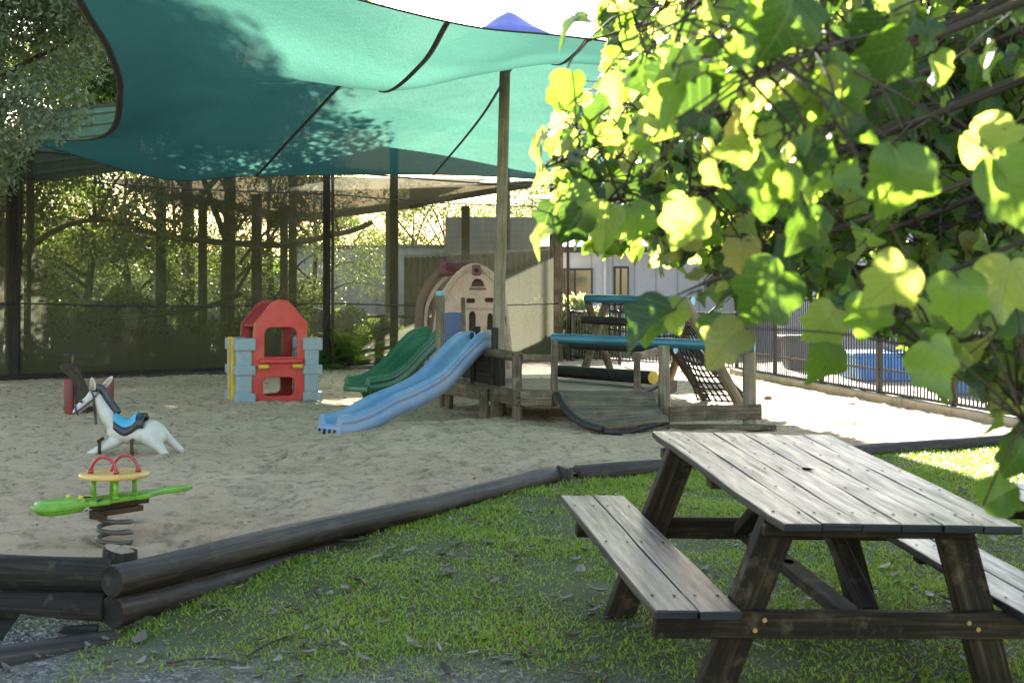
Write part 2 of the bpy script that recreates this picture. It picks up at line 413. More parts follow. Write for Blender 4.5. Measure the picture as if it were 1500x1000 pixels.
tl = nt.nodes.new('ShaderNodeBsdfTranslucent'); tl.inputs[0].default_value = (.07, .07, .052, 1)
a = nt.nodes.new('ShaderNodeMixShader'); a.inputs[0].default_value = .45; nt.links.new(df.outputs[0], a.inputs[1]); nt.links.new(tl.outputs[0], a.inputs[2])
tr = nt.nodes.new('ShaderNodeBsdfTransparent')
b = nt.nodes.new('ShaderNodeMixShader'); nt.links.new(v2.outputs[0], b.inputs[0]); nt.links.new(a.outputs[0], b.inputs[1]); nt.links.new(tr.outputs[0], b.inputs[2])
nt.links.new(b.outputs[0], out.inputs[0])
# foliage
leafmat('grass_blade', [(.06, .13, .014), (.15, .25, .022), (.26, .31, .05), (.32, .27, .11)], [(.2, .4, .02), (.38, .56, .03), (.5, .54, .07), (.45, .38, .14)], .35, .5, .3, .6)
leafmat('grey_leaf', [(.06, .085, .055), (.11, .15, .10), (.22, .26, .19)], [(.12, .18, .05), (.25, .32, .08), (.4, .45, .12)], .35, .5, .4, .4)
leafmat('bush_leaf', [(.025, .055, .015), (.045, .085, .02), (.08, .12, .03)], [(.12, .24, .02), (.26, .38, .04), (.42, .46, .08)], .45, .45, .4, .3)
leafmat('dark_leaf', [(.018, .035, .014), (.03, .05, .02), (.05, .07, .03)], [(.08, .14, .02), (.16, .22, .04), (.28, .3, .06)], .4, .5, .4, .3)
leafmat('pale_leaf', [(.12, .16, .08), (.18, .22, .1), (.25, .28, .14)], [(.3, .38, .1), (.4, .46, .15), (.5, .5, .2)], .45, .6, .3, .3)
leafmat('dead_leaf', [(.035, .028, .022), (.09, .07, .05), (.17, .15, .13), (.27, .24, .2)], [(.1, .06, .03), (.2, .14, .07), (.3, .22, .12)], .12, .6, .4, 3)
leafmat('chip', [(.06, .04, .02), (.22, .16, .09), (.48, .42, .33)], [(.05, .03, .02), (.1, .08, .05), (.1, .08, .05)], .02, .8, .2, 3)
# leaf with veins and blemishes (UV: x across, y along the blade)
m, nt, out = newmat('big_leaf'); uv = coords(nt, 'UV'); sp_ = nt.nodes.new('ShaderNodeSeparateXYZ'); nt.links.new(uv, sp_.inputs[0])
def mth(op, a, b=None, c=None):
    n = nt.nodes.new('ShaderNodeMath'); n.operation = op
    for i_, q in enumerate((a, b, c)):
        if q is None: continue
        if hasattr(q, 'links'): nt.links.new(q, n.inputs[i_])
        else: n.inputs[i_].default_value = q
    return n.outputs[0]
axx = mth('ABSOLUTE', sp_.outputs[0]); mm_ = mth('MULTIPLY_ADD', axx, -.85, sp_.outputs[1])
fr_ = mth('FRACT', mth('MULTIPLY', mm_, 5.5)); vd = mth('ABSOLUTE', mth('SUBTRACT', fr_, .5))
v1 = ramp(nt, vd, [(.0, (1, 1, 1)), (.07, (0, 0, 0))]).outputs[0]; v0 = ramp(nt, axx, [(.008, (1, 1, 1)), (.022, (0, 0, 0))]).outputs[0]
vein = mth('MAXIMUM', v1, v0); fine = noise_fac(nt, uv, 14, 5, .7); spots = noise_fac(nt, coords(nt), 38, 3, .6)
at = nt.nodes.new('ShaderNodeAttribute'); at.attribute_name = 'rnd'; fac = mth('MULTIPLY_ADD', fine, .22, mth('MULTIPLY', at.outputs['Fac'], .8))
c = ramp(nt, fac, [(.12, (.028, .075, .02)), (.5, (.045, .115, .025)), (.85, (.09, .15, .03)), (.95, (.16, .10, .03))]).outputs[0]
t_c = ramp(nt, fac, [(.22, (.03, .06, .008)), (.36, (.13, .23, .015)), (.6, (.33, .49, .05)), (.85, (.52, .57, .11)), (.95, (.45, .28, .07))]).outputs[0]
sf = ramp(nt, spots, [(.70, (0, 0, 0)), (.75, (.7, .7, .7))]).outputs[0]
c = mixc(nt, mth('MULTIPLY', vein, .5), c, (.16, .22, .08)); c = mixc(nt, sf, c, (.09, .045, .015))
t_c = mixc(nt, mth('MULTIPLY', vein, .55), t_c, (.16, .26, .02)); t_c = mixc(nt, sf, t_c, (.12, .07, .01))
nb = bump(nt, mth('ADD', mth('MULTIPLY', vein, -.6), fine), .35, .004)
p_ = surf(nt, None, c, .33, nb, .6); tl = nt.nodes.new('ShaderNodeBsdfTranslucent'); nt.links.new(t_c, tl.inputs[0]); nt.links.new(nb, tl.inputs['Normal'])
mx = nt.nodes.new('ShaderNodeMixShader'); mx.inputs[0].default_value = .56; nt.links.new(p_, mx.inputs[1]); nt.links.new(tl.outputs[0], mx.inputs[2]); nt.links.new(mx.outputs[0], out.inputs[0])
# sand
m, nt, out = newmat('sand'); ob = coords(nt)
a1 = noise_fac(nt, ob, .55, 5, .6); a2 = noise_fac(nt, ob, 7, 6, .7); a3 = noise_fac(nt, ob, 45, 5, .75); a4 = noise_fac(nt, ob, 170, 2, .6)
c = mixc(nt, ramp(nt, a1, [(.35, (0, 0, 0)), (.65, (1, 1, 1))]).outputs[0], (.64, .455, .295), (.74, .55, .37))
c = mixc(nt, ramp(nt, a2, [(.33, (.8, .8, .8)), (.5, (0, 0, 0))]).outputs[0], c, (.24, .20, .145))
c = mixc(nt, ramp(nt, a3, [(.31, (.9, .9, .9)), (.39, (0, 0, 0))]).outputs[0], c, (.10, .08, .055))
c = mixc(nt, ramp(nt, a4, [(.62, (0, 0, 0)), (.72, (.6, .6, .6))]).outputs[0], c, (.66, .58, .46))
h = nt.nodes.new('ShaderNodeMath'); h.operation = 'ADD'; nt.links.new(a2, h.inputs[0]); nt.links.new(a3, h.inputs[1])
surf(nt, out, c, .95, bump(nt, h.outputs[0], 1.0, .05), .15)
# lawn soil (earth, thatch, gravel by attribute 'gravel')
m, nt, out = newmat('ground'); ob = coords(nt)
at = nt.nodes.new('ShaderNodeAttribute'); at.attribute_name = 'gravel'
b1 = noise_fac(nt, ob, 3, 6, .7); b2 = noise_fac(nt, ob, 60, 4, .7)
vo = nt.nodes.new('ShaderNodeTexVoronoi'); vo.inputs['Scale'].default_value = 75; nt.links.new(ob, vo.inputs[0])
soil = ramp(nt, b2, [(.3, (.035, .035, .016)), (.5, (.065, .085, .028)), (.7, (.12, .12, .06))]).outputs[0]
sepv = nt.nodes.new('ShaderNodeSeparateColor'); nt.links.new(vo.outputs['Color'], sepv.inputs[0])
gr = ramp(nt, sepv.outputs[0], [(0, (.04, .04, .042)), (.4, (.09, .09, .09)), (.75, (.17, .165, .155)), (1, (.34, .32, .28))]).outputs[0]
g2 = mixc(nt, ramp(nt, b1, [(.42, (0, 0, 0)), (.62, (.75, .75, .75))]).outputs[0], gr, (.11, .095, .07))
c = mixc(nt, at.outputs['Fac'], soil, g2)
ad = nt.nodes.new('ShaderNodeMath'); ad.operation = 'ADD'; nt.links.new(vo.outputs['Distance'], ad.inputs[0]); nt.links.new(b1, ad.inputs[1])
surf(nt, out, c, .9, bump(nt, ad.outputs[0], .8, .012), .25)
# ------------------------------------------------------------ terrain
LA = V((-1.95, 6.78, 0)); LB = V((.36, 10.62, 0)); LC = V((6.2, 14.0, 0)); LW = V((-6.5, 7.35, 0))
CP = [(.35, 10.4, -.07), (3, 12.0, -.06), (5, 13.1, -.06), (-1.04, 8.2, -.10), (-1.45, 7.4, -.16), (-1.75, 6.9, -.24), (-1.3, 5.6, -.31), (0, 5.2, -.29),
      (.7, 6.75, -.14), (1, 5.0, -.29), (2.2, 5.0, -.32), (2.4, 7, -.17), (4, 7, -.2), (4, 5, -.33), (-3.2, 6.4, -.50), (-2.3, 6.5, -.47), (-4, 5, -.55), (-2.2, 5.2, -.42),
      (0, 3, -.5), (3, 2.5, -.5), (-4, 2, -.55), (7, 6, -.25), (8, 12, -.08), (1.2, 9, -.09), (3.2, 9.5, -.1)]
CPa = np.array(CP)
def lawn_z(x, y):
    x = np.asarray(x, float); y = np.asarray(y, float); w = 0; s = 0
    for a, b, c in CP:
        k = np.exp(-((x-a)**2+(y-b)**2)/(2*.85**2))+1e-7*np.exp(-((x-a)**2+(y-b)**2)/(2*6**2)); w = w+k; s = s+k*c
    return s/w
def log_y(x):
    """y of the log edging line at x"""
    x = np.asarray(x, float)
    y1 = LW.y+(x-LW.x)/(LA.x-LW.x)*(LA.y-LW.y)
    y2 = LA.y+(x-LA.x)/(LB.x-LA.x)*(LB.y-LA.y)
    y3 = LB.y+(x-LB.x)/(LC.x-LB.x)*(LC.y-LB.y)
    return np.where(x < LA.x, y1, np.where(x < LB.x, y2, y3))
xs = np.concatenate([[-200, -120, -60, -30, -15], np.arange(-9, 9.01, .12), [15, 30, 60, 120, 200]])
ys = np.concatenate([[-30, -10, -3], np.arange(0, 17, .12), [20, 25, 32, 45, 70, 120, 200, 320]])
X, Y = np.meshgrid(xs, ys); Z = lawn_z(np.clip(X, -6, 8), np.clip(Y, 1, 13.5))
back = Y > log_y(np.clip(X, -9, 9))
Z = np.where(back, -.16, Z)
Z = np.where((X > 6.2) & (Y > 14), -.012, Z); Z = np.where(Y > 31, -.015, Z)
Z = Z+np.where((np.abs(X) < 9.1) & (Y < 15), .012*np.sin(X*5.1+Y*2.3)*np.sin(Y*4.3-X*1.7), 0)
nx, ny = len(xs), len(ys)
vv = np.stack([X, Y, Z], -1).reshape(-1, 3)
I = np.arange(nx*ny).reshape(ny, nx)
ff = np.stack([I[:-1, :-1], I[:-1, 1:], I[1:, 1:], I[1:, :-1]], -1).reshape(-1, 4)
gnd = npmesh('ground', vv, ff, 'ground', smooth=True); tag(gnd, kind='structure')
def fbm(x, y, s, o=3):
    return sum(np.sin(x*s*2**i*1.3+3.1*i+np.sin(y*s*2**i*1.1+i)*1.7)*np.cos(y*s*2**i*1.2+1.3*i+np.sin(x*s*2**i)*1.3)/2**i for i in range(o))/1.6
def gravel_at(x, y):
    # bare stony patch bottom-left, thin grass in the middle
    d = (y-5.95)+.22*(x+.2)                       # below this line: gravel
    g = np.clip(.5-(d-.25*fbm(x, y, 2.1))*1.6, 0, 1)*np.clip(1.2-(x+.1)*.9, 0, 1)
    g = np.maximum(g, np.where((x < -2.05) & (y < log_y(x)), 1, 0))
    return g
gv = gravel_at(X, Y).reshape(-1)
a = gnd.data.attributes.new('gravel', 'FLOAT', 'POINT'); a.data.foreach_set('value', gv.astype(np.float32))
# sand sheet (fine grid, soft footprints)
sxs = np.arange(-9.6, 8.0, .07); sy_n = 420
rows = []
t = np.linspace(0, 1, sy_n)
SX, T = np.meshgrid(sxs, t)
y0 = log_y(SX); SY = y0+(34-y0)*T**1.5
SZ = .018*fbm(SX, SY, 2.6, 4)+.022*fbm(SX+3, SY*1.1, 7.5, 2)+.008*fbm(SX*1.1, SY, 15, 2)+.002
for (mx, my, r, h) in ((-1.82, 7.75, .28, .035), (-2.14, 7.42, .16, -.03), (-1.85, 13.3, .45, -.05), (-.95, 13.7, .4, .035), (-.4, 14.6, .5, .05), (-3.6, 12.2, .5, -.03), (-1.2, 14.2, .6, .05), (1.1, 13.3, .5, -.03), (-3.1, 16.8, .6, .03), (-.6, 16.3, .5, -.05)):
    SZ += h*np.exp(-((SX-mx)**2+(SY-my)**2)/(2*(r/1.5)**2))
fr = np.random.default_rng(3)
for _ in range(420):
    fy = 7.2+fr.uniform(0, 1)**1.3*11; fx = fr.uniform(-.42, .28)*fy; an = fr.uniform(0, 3.14); ca, sa = math.cos(an), math.sin(an); i0 = max(0, int((fx-.5+9.6)/.07)); sl_ = (slice(None), slice(i0, i0+15))
    dx_, dy_ = SX[sl_]-fx, SY[sl_]-fy; a_ = dx_*ca+dy_*sa; b_ = -dx_*sa+dy_*ca; q_ = (a_/.13)**2+(b_/.065)**2
    SZ[sl_] += -.030*np.exp(-q_)+.013*np.exp(-(np.sqrt(q_)-1.7)**2*2.2)
SZ = np.where(T < .02, SZ*.3-.01, SZ)
I = np.arange(SX.size).reshape(SX.shape)
ff = np.stack([I[:-1, :-1], I[:-1, 1:], I[1:, 1:], I[1:, :-1]], -1).reshape(-1, 4)
sand = npmesh('sand', np.stack([SX, SY, SZ], -1).reshape(-1, 3), ff, 'sand', smooth=True); tag(sand, kind='structure')
# ------------------------------------------------------------ logs edging the sand
def log(name, p0, p1, r, mats, label, cat='log', group=None, parent=None, wob=.06, n=14):
    p0, p1 = V(p0), V(p1); k = max(2, int((p1-p0).length/.15)); mb = MB()
    pts = [p0.lerp(p1, i/k)+V((0, 0, .005*math.sin(i*.35+p0.x))) for i in range(k+1)]
    mb.tube(pts, [r*(1+.04*math.sin(i*.23+1)) for i in range(k+1)], n, wob=wob, capmi=1)
    o = mb.build(name, mats if isinstance(mats, list) else [mats, mats], parent, bevel=.008)
    if parent is None: tag(o, label, cat, group)
    return o
LG = 'treated logs edging the sandpit'
d1 = (LB-LA).normalized(); nrm = V((d1.y, -d1.x, 0))
log('edging_log', LA+V((0.02, -.0, -.06))-d1*.08, LB-d1*.05+V((0, 0, -.035)), .077, ['dark_log', 'black_log'], 'long dark edging log running from the corner post diagonally between sand and lawn, topmost', group=LG)
log('edging_log', LA-d1*.05+nrm*.0+V((0, 0, -.215)), LA+(LB-LA)*.6-nrm*.02+V((0, 0, -.20)), .08, ['dark_log', 'black_log'], 'mossy log lying under the long diagonal edging log beside the grass', group=LG)
log('edging_log', LB+V((.14, .10, -.045)), LC+V((0, 0, -.02)), .075, ['dark_log', 'dark_log'], 'far edging log on the right, between the lawn and the sunlit sand', group=LG)
dW = (LW-LA).normalized()
for i, (dz, r, lb) in enumerate(((-.055, .085, 'topmost'), (-.21, .078, 'middle'), (-.35, .078, 'lowest, half buried'))):
    log('edging_log', LA+dW*(.05+.02*i)+V((0, .06-.03*i, dz)), LW+V((0, .06-.03*i, dz)), r, ['black_log', 'dark_log'], 'blackened log of the stacked retaining wall at far left, '+lb+' of three', group=LG)
log('border_log', (-1.93, 6.66, -.37), (-3.6, 5.75, -.42), .085, ['dark_log', 'tan_log'], 'brown log lying on the gravel at the bottom left corner below the retaining wall')
def stump(x, y, z, r, h, label, mats=('black_log', 'end_grain')):
    mb = MB(); mb.tube([(x, y, z-h), (x, y, z-h*.5), (x, y, z-.006), (x+.002, y, z)], [r, r*1.02, r, r*.95], 18, wob=.08, capmi=1)
    return tag(mb.build('log_post', list(mats), bevel=.004), label, 'post')
stump(-1.99, 6.93, .055, .088, .5, 'short round log post with cracked pale cut top at the corner of the logs')
stump(LB.x+.05, LB.y-.05, .035, .065, .4, 'short brown log post where the two edging logs meet on the lawn', ('dark_log', 'rust_brown'))
# ------------------------------------------------------------ picnic table (foreground)
def make_table(loc, rot, label, seed=3, detail=True, group='weathered picnic tables'):
    random.seed(seed)
    t = empty('picnic_table', loc, label, 'picnic table', group); t.rotation_euler = (0, 0, 0); t.matrix_world = rot; t['_base'] = (0, 0, 0)
    def nails(mb, xs_, ys_, z):
        for yy in ys_:
            for xx in xs_:
                x0 = xx+random.uniform(-.008, .008); y0 = yy+random.uniform(-.006, .006); b = len(mb.v)
                q = .0065
                for k in range(6): mb.v.append((x0+q*math.cos(k*math.pi/3), y0+q*1.6*math.sin(k*math.pi/3), z+.0012))
                mb.face(range(b, b+6), None, 1)
    W6 = .156
    for i in range(6):
        mb = MB(); x = i*.159+.078; e0 = random.uniform(-.012, .012)+(0 if i < 5 else .0); e1 = 1.91+random.uniform(-.015, .015)
        n = 14; b0 = V((x, e0, .76)); L = e1-e0
        # plank with slightly worn wavy edges
        rings = []
        for k in range(n+1):
            y = e0+L*k/n; wl = W6/2+random.uniform(-.0025, .0025)-(.012 if (i == 0 and k in (0, n)) else 0); wr = W6/2+random.uniform(-.0025, .0025)
            if i == 0: wl += .012*math.sin(y*4.2)*.5
            zz = .780+.002*math.sin(y*5+i*2)
            rings.append([(x-wl, y, zz-.032), (x+wr, y, zz-.032), (x+wr, y, zz), (x-wl, y, zz)])
        bb = len(mb.v); u0 = random.random()*30; v0 = random.random()*30
        for r in rings: mb.v += r
        per = [0, .156, .19, .346, .38]
        for k in range(n):
            for q in range(4):
                a0 = bb+k*4+q; a1 = bb+k*4+(q+1) % 4; ua = u0+L*k/n; ub = u0+L*(k+1)/n
                mb.face((a0, a1, a1+4, a0+4), [(ua, v0+per[q]), (ua, v0+per[q+1]), (ub, v0+per[q+1]), (ub, v0+per[q])], 0)
        mb.face((bb+3, bb+2, bb+1, bb), [(u0, v0), (u0+.03, v0), (u0+.03, v0+.15), (u0, v0+.15)], 0)
        e = bb+n*4; mb.face((e, e+1, e+2, e+3), [(u0, v0), (u0+.03, v0), (u0+.03, v0+.15), (u0, v0+.15)], 0)
        if detail: nails(mb, (x-.045, x+.045), (.16, .62, 1.0, 1.62) if i % 2 else (.17, 1.0, 1.34, 1.66), .7825)
        for _ in range(3 if detail else 0):
            sx0 = x+random.uniform(-.06, .06); sy0 = random.choice((e0+.004, e1-.2, random.uniform(.2, 1.6))); sl0 = random.uniform(.08, .26); b = len(mb.v); ww = random.uniform(.0008, .002)
            for kk_ in range(6): yy = sy0+min(sl0, e1-sy0-.004)*kk_/5; w2 = ww*math.sin(math.pi*(kk_+.5)/6); xo = .003*math.sin(kk_*1.3+i); mb.v += [(sx0+xo-w2, yy, .7834), (sx0+xo+w2, yy, .7834)]
            for kk_ in range(5): mb.face((b+2*kk_, b+2*kk_+1, b+2*kk_+3, b+2*kk_+2), None, 1)
        mb.build('top_plank', ['table_wood', 'void'], t, bevel=.006, seg=3, world=False)
    mb = MB(); c0 = (.478, 1.0, .7824)
    mb.v += [(c0[0]+.022*math.cos(a*math.pi/8), c0[1]+.03*math.sin(a*math.pi/8), c0[2]+.0016) for a in range(16)]; mb.face(range(16))
    mb.build('umbrella_hole_disc', 'void', t, world=False)  # flat black disc, the dark inside of the hole put into colour
    def bm(name, p0, p1, w, h, up=(0, 0, 1), mat='table_dark_wood', jit=.0015, par=None):
        m_ = MB(); m_.beam(p0, p1, w, h, up, 0, 1, jit); return m_.build(name, mat, par or t, bevel=.006, world=False)
    # seats
    for side, xa in ((0, -.45), (1, .97)):
        for j in range(2):
            mb = MB(); x = xa+.08+j*.166
            y0 = random.uniform(-.01, .01)-(0 if side == 0 else .03); y1 = 1.9+random.uniform(-.015, .015)
            mb.beam((x, y0, .432), (x, y1, .432), .162, .036, (0, 0, 1), 0, 1, .0022)
            if detail: nails(mb, (x-.05, x+.045), (.19, .98, 1.66), .4515)
            mb.build('seat_plank', ['table_wood', 'void'], t, bevel=.007, seg=3, world=False)
        bm('seat_cleat', (xa+.03, .96, .395), (xa+.3, .96, .395), .07, .036)
    for y, s in ((.13, -1), (1.62, 1)):
        yb = y; yl = y+.062 if s < 0 else y-.062
        cb = bm('cross_beam', (-.42, yb, .362), (1.27, yb, .362), .048, .104, (0, 0, 1), 'table_dark_wood', .002)
        if detail and s < 0:
            for bx, bz in ((.0, .385), (-.035, .345), (.82, .375), (.86, .35)):
                m_ = MB(); m_.tube([(bx, yb-.024, bz), (bx, yb-.029, bz)], .009, 10, capmi=0); m_.build('bolt', 'bolt_brass', cb, world=False)
        for (xt, xb) in ((.06, -.215), (.76, 1.06)):
            top = V((xt, yl, .742)); bot = V((xb, yl, -.10))
            bm('leg', bot, top, .075, .135, (1, 0, 0), 'table_dark_wood', .002)
        bm('top_cleat', (-.02, yb, .722), (.80, yb, .722), .046, .05 if s > 0 else .045)
    bm('middle_cleat', (.02, .97, .722), (.92, .97, .722), .075, .048)
    lb = bm('centre_board', (.42, .155, .345), (.42, 1.59, .345), .1, .04)
    m_ = MB(); m_.v += [(.42+.024*math.cos(a*math.pi/8), 1.0+.034*math.sin(a*math.pi/8), .3672) for a in range(16)]; m_.face(range(16)); m_.build('umbrella_hole_disc', 'void', lb, world=False)  # second black disc painted for the shade in the lower hole
    bm('brace', (.36, 1.5, .38), (.36, 1.02, .70), .07, .05); bm('brace', (.47, .22, .38), (.47, .90, .70), .07, .05)
    return t
O_ = V((.983, 4.99, .499)); av = V((-.15, 1, .0865)).normalized(); lv = V((1, .15, -.038)); lv = (lv-av*lv.dot(av)).normalized(); nv = lv.cross(av)
R = Matrix(((lv.x, av.x, nv.x, 0), (lv.y, av.y, nv.y, 0), (lv.z, av.z, nv.z, 0), (0, 0, 0, 1)))
orig = O_-nv*.78
make_table(orig, Matrix.Translation(orig) @ R, 'weathered grey-black wooden picnic table with attached benches in front on the lawn')
R2 = Matrix.Translation(P(1433, 705, 7.6)-(R @ V((-.45, 1.9, .45)))) @ R
make_table(R2.translation, R2, 'second picnic table, its bench end and leg showing at the right edge', 5, False)
# ------------------------------------------------------------ deck with ramp, rails and pole
deck = empty('play_deck', (.05, 15.2, 0), 'low weathered timber play deck with a drooping plank ramp and blue handrail', 'play deck')
zd = .365
def pb(name, p0, p1, w, h, mat='grey_wood', up=(0, 0, 1), par=deck, bev=.008, jit=.002, mb=None):
    m_ = MB(); m_.beam(p0, p1, w, h, up, 0, 1, jit); return m_.build(name, mat, par, bevel=bev)
def post(name, x, y, z0, z1, r, mat='grey_wood', par=deck, top=None, square=False):
    m_ = MB()
    if square: m_.beam((x, y, z0), (x, y, z1), r*2, r*2, (0, 1, 0), 0, 1, .002)
    else: m_.tube([(x, y, z0+(z1-z0)*i/5) for i in range(6)], r, 14, wob=.06)
    o = m_.build(name, mat, par, bevel=.006); return o
A0 = V((.05, 14.95, 0)); A1 = V((-1.03, 17.35, 0)); A2 = V((1.40, 14.62, 0)); A3 = V((.42, 18.0, 0)); A4 = V((2.0, 17.2, 0))
# boards
nb = 15
for i in range(nb):
    a = i/nb; b = (i+.93)/nb
    l0 = A0.lerp(A1, a); r0 = A2.lerp(A4, a); l1 = A0.lerp(A1, b); r1 = A2.lerp(A4, b); m_ = MB()
    pts = [l0, r0, r1, l1]; zt = zd+.004*math.sin(i*2.1)
    bb = len(m_.v); m_.v += [(p.x, p.y, zt-.03) for p in pts]+[(p.x, p.y, zt) for p in pts]
    uu = random.random()*20
    U4 = [(uu, uu), (uu+1.6, uu), (uu+1.6, uu+.13), (uu, uu+.13)]
    m_.face((bb+4, bb+5, bb+6, bb+7), U4)
    for q in ((0, 1, 5, 4), (1, 2, 6, 5), (2, 3, 7, 6), (3, 0, 4, 7)): m_.face([bb+k for k in q], U4)
    m_.face((bb+3, bb+2, bb+1, bb), U4)
    m_.build('deck_board', 'deck_wood', deck, bevel=.003)
pb('edge_beam', (.08, 14.89, .27), (-1.08, 17.40, .27), .07, .155, 'grey_wood'); pb('edge_beam', (.10, 14.87, .272), (.44, 14.80, .272), .07, .15, 'grey_wood')
pb('edge_beam', (.52, 14.74, .30), (1.42, 14.55, .30), .06, .09, 'grey_wood'); pb('edge_beam', (1.46, 14.6, .27), (2.05, 17.2, .27), .06, .14, 'grey_wood')
pb('edge_beam', (-1.0, 17.42, .25), (2.0, 17.28, .25), .06, .15, 'grey_wood')
for (x, y) in ((.055, 14.97), (-.79, 17.1), (-.32, 15.55), (1.9, 17.15), (1.38, 14.75)): post('post', x, y, -.3, zd-.035 if (x, y) != (.055, 14.97) else zd+.36, .055)
post('post', -.13, 15.85, -.3, zd-.035, .06)
# railing left of ramp: dark top rail from behind the pole to the ramp post
m_ = MB(); m_.tube([(-.45, 16.3, zd+.36), (-.2, 15.7, zd+.37), (.07, 14.98, zd+.355), (.10, 14.95, zd+.35)], .055, 14, wob=.05); m_.build('rail', 'grey_wood', deck, bevel=.006)
pb('rail', (.12, 14.93, zd+.35), (.44, 14.86, zd+.35), .05, .07, 'grey_wood')
post('rail_post', -.13, 15.62, zd-.02, zd+.33, .055, 'dark_timber')
# blue handrail
p0 = P(808, 495, 14.95); p1 = P(1106, 508, 14.3)
m_ = MB(); m_.tube([p0.lerp(p1, i/16) for i in range(17)], .052, 16, wob=.05, capmi=1); m_.build('handrail', ['blue_painted_wood', 'lightblue_paint'], deck, bevel=.008)
pb('rail_post', (.46, 14.90, .18), (.465, 14.93, .91), .075, .085, 'grey_wood', (0, 1, 0))
post('rail_post', 1.62, 14.55, -.3, .86, .062, 'pole_wood'); post('rail_post', 2.50, 14.38, -.3, .80, .07, 'pole_wood')
pb('rail_post', (1.36, 14.78, .25), (1.35, 14.76, .78), .07, .08, 'grey_wood', (0, 1, 0))
pb('low_beam', (1.66, 14.42, .14), (2.62, 14.32, .17), .06, .16, 'grey_wood'); pb('step_board', (1.62, 14.2, .015), (2.72, 14.1, .03), .22, .05, 'grey_wood')
pb('rail', (1.36, 14.85, .72), (1.9, 17.1, .74), .06, .08, 'grey_wood')
# rear handrail
# ramp: planks following a drooping curve
curve = spline([(.52, 14.66, .37), (.72, 14.32, .22), (1.02, 13.98, .07), (1.36, 13.86, .05), (1.62, 13.95, .12)], 8)
ramp_pts = [V(p) for p in spline([(0, 0, .355), (.03, -.20, .27), (.11, -.42, .17), (.24, -.62, .085), (.42, -.76, .045)], 4)]
for i in range(8):
    a = ramp_pts[min(i*2, len(ramp_pts)-1)]; b = ramp_pts[min(i*2+2, len(ramp_pts)-1)]; c = (a+b)/2; dr = (b-a)
    w = dr.length*.84; n_ = V((0, -dr.z, dr.y)).normalized()
    tilt = .05*i/7
    xl = .51+c.x; xr = 1.50+c.x*.25; m_ = MB()
    pa = V((xl, 14.56+c.y, c.z)); pb_ = V((xr, 14.50+c.y*.75, c.z+.01*i)); m_.beam(pa, pb_, w, .04, n_, 0, 1, .002)
    m_.build('ramp_plank', 'grey_wood' if i % 3 else 'deck_wood', deck, bevel=.007)
m_ = MB(); m_.tube([(.495+p.x, 14.53+p.y, p.z-.01) for p in ramp_pts], .045, 8, flat=.8); m_.build('ramp_edge', 'black_rubber', deck)
lastp = ramp_pts[-1]
m_ = MB(); m_.tube(spline([(.50+lastp.x, 14.54+lastp.y, .015), (1.15, 13.83, .0), (1.38, 13.87, .055), (1.60, 14.0, .10)], 6), .032, 8, wob=.2); m_.build('ramp_edge', 'black_rubber', deck)
# inner gate/box under the slide top
bx = P(712, 535, 16.0)
pb('end_panel', (-.47, 16.05, zd+.0), (-.47, 16.05, zd+.60), .04, .04, 'dark_timber', (0, 1, 0))
pb('end_panel', (-.40, 15.95, zd+.22), (-.14, 15.78, zd+.19), .03, .40, 'dark_timber'); pb('end_panel', (-.62, 16.6, zd+.30), (-.42, 16.05, zd+.30), .03, .5, 'dark_timber')
post('rail_post', -.20, 15.72, zd, zd+.66, .04, 'dark_timber', square=True)
post('tall_post', P(645, 500, 17.2).x, 17.2, -.2, P(645, 432, 17.2).z, .058, 'pole_wood')
m_ = MB(); q = P(645, 426, 17.2); m_.tube([(q.x, 17.2, q.z-.06), (q.x, 17.2, q.z)], .061, 14); m_.build('post_cap', 'lightblue_paint', deck, bevel=.004)
q0 = P(678, 436, 16.9); m_ = MB(); m_.beam((q0.x+.03, 16.9, zd), (q0.x, 16.9, q0.z), .05, .05, (0, 1, 0), 0, 1, .002); 
m_.build('rail_post', 'grey_wood', deck, bevel=.005)
post('rail_post', P(698, 480, 16.5).x, 16.5, zd, P(698, 478, 16.5).z, .05, 'dark_timber', square=True)
a_, b_ = P(652, 489, 17.0), P(675, 458, 17.0)
plate('blue_panel', rrect(0, 0, .215, .40, .02), [], .02, 'board_blue', deck, ((a_.x+.0, 17.0, a_.z-.14), (1, 0, 0), (0, 0, 1), (0, 1, 0)))
plate('panel_edge', rrect(0, 0, .232, .415, .03), [], .016, 'cream_edge', deck, ((a_.x-.002, 17.02, a_.z-.145), (1, 0, 0), (0, 0, 1), (0, 1, 0)))
# the tall wooden sail pole
m_ = MB(); b0 = P(728, 565, 15.75); t0 = P(740, 99, 15.9)
m_.tube([V((b0.x-.008, 15.75, -.3))]+[V((b0.x, 15.75, zd-.1)).lerp(V((t0.x, 15.9, t0.z+.05)), i/18) for i in range(19)], [.072]+[.072-.010*i/18 for i in range(19)], 18, wob=.05)
o = m_.build('sail_pole', 'pole_wood', None, bevel=.005); tag(o, 'tall slim timber pole rising from the deck to hold up the shade sail', 'pole')
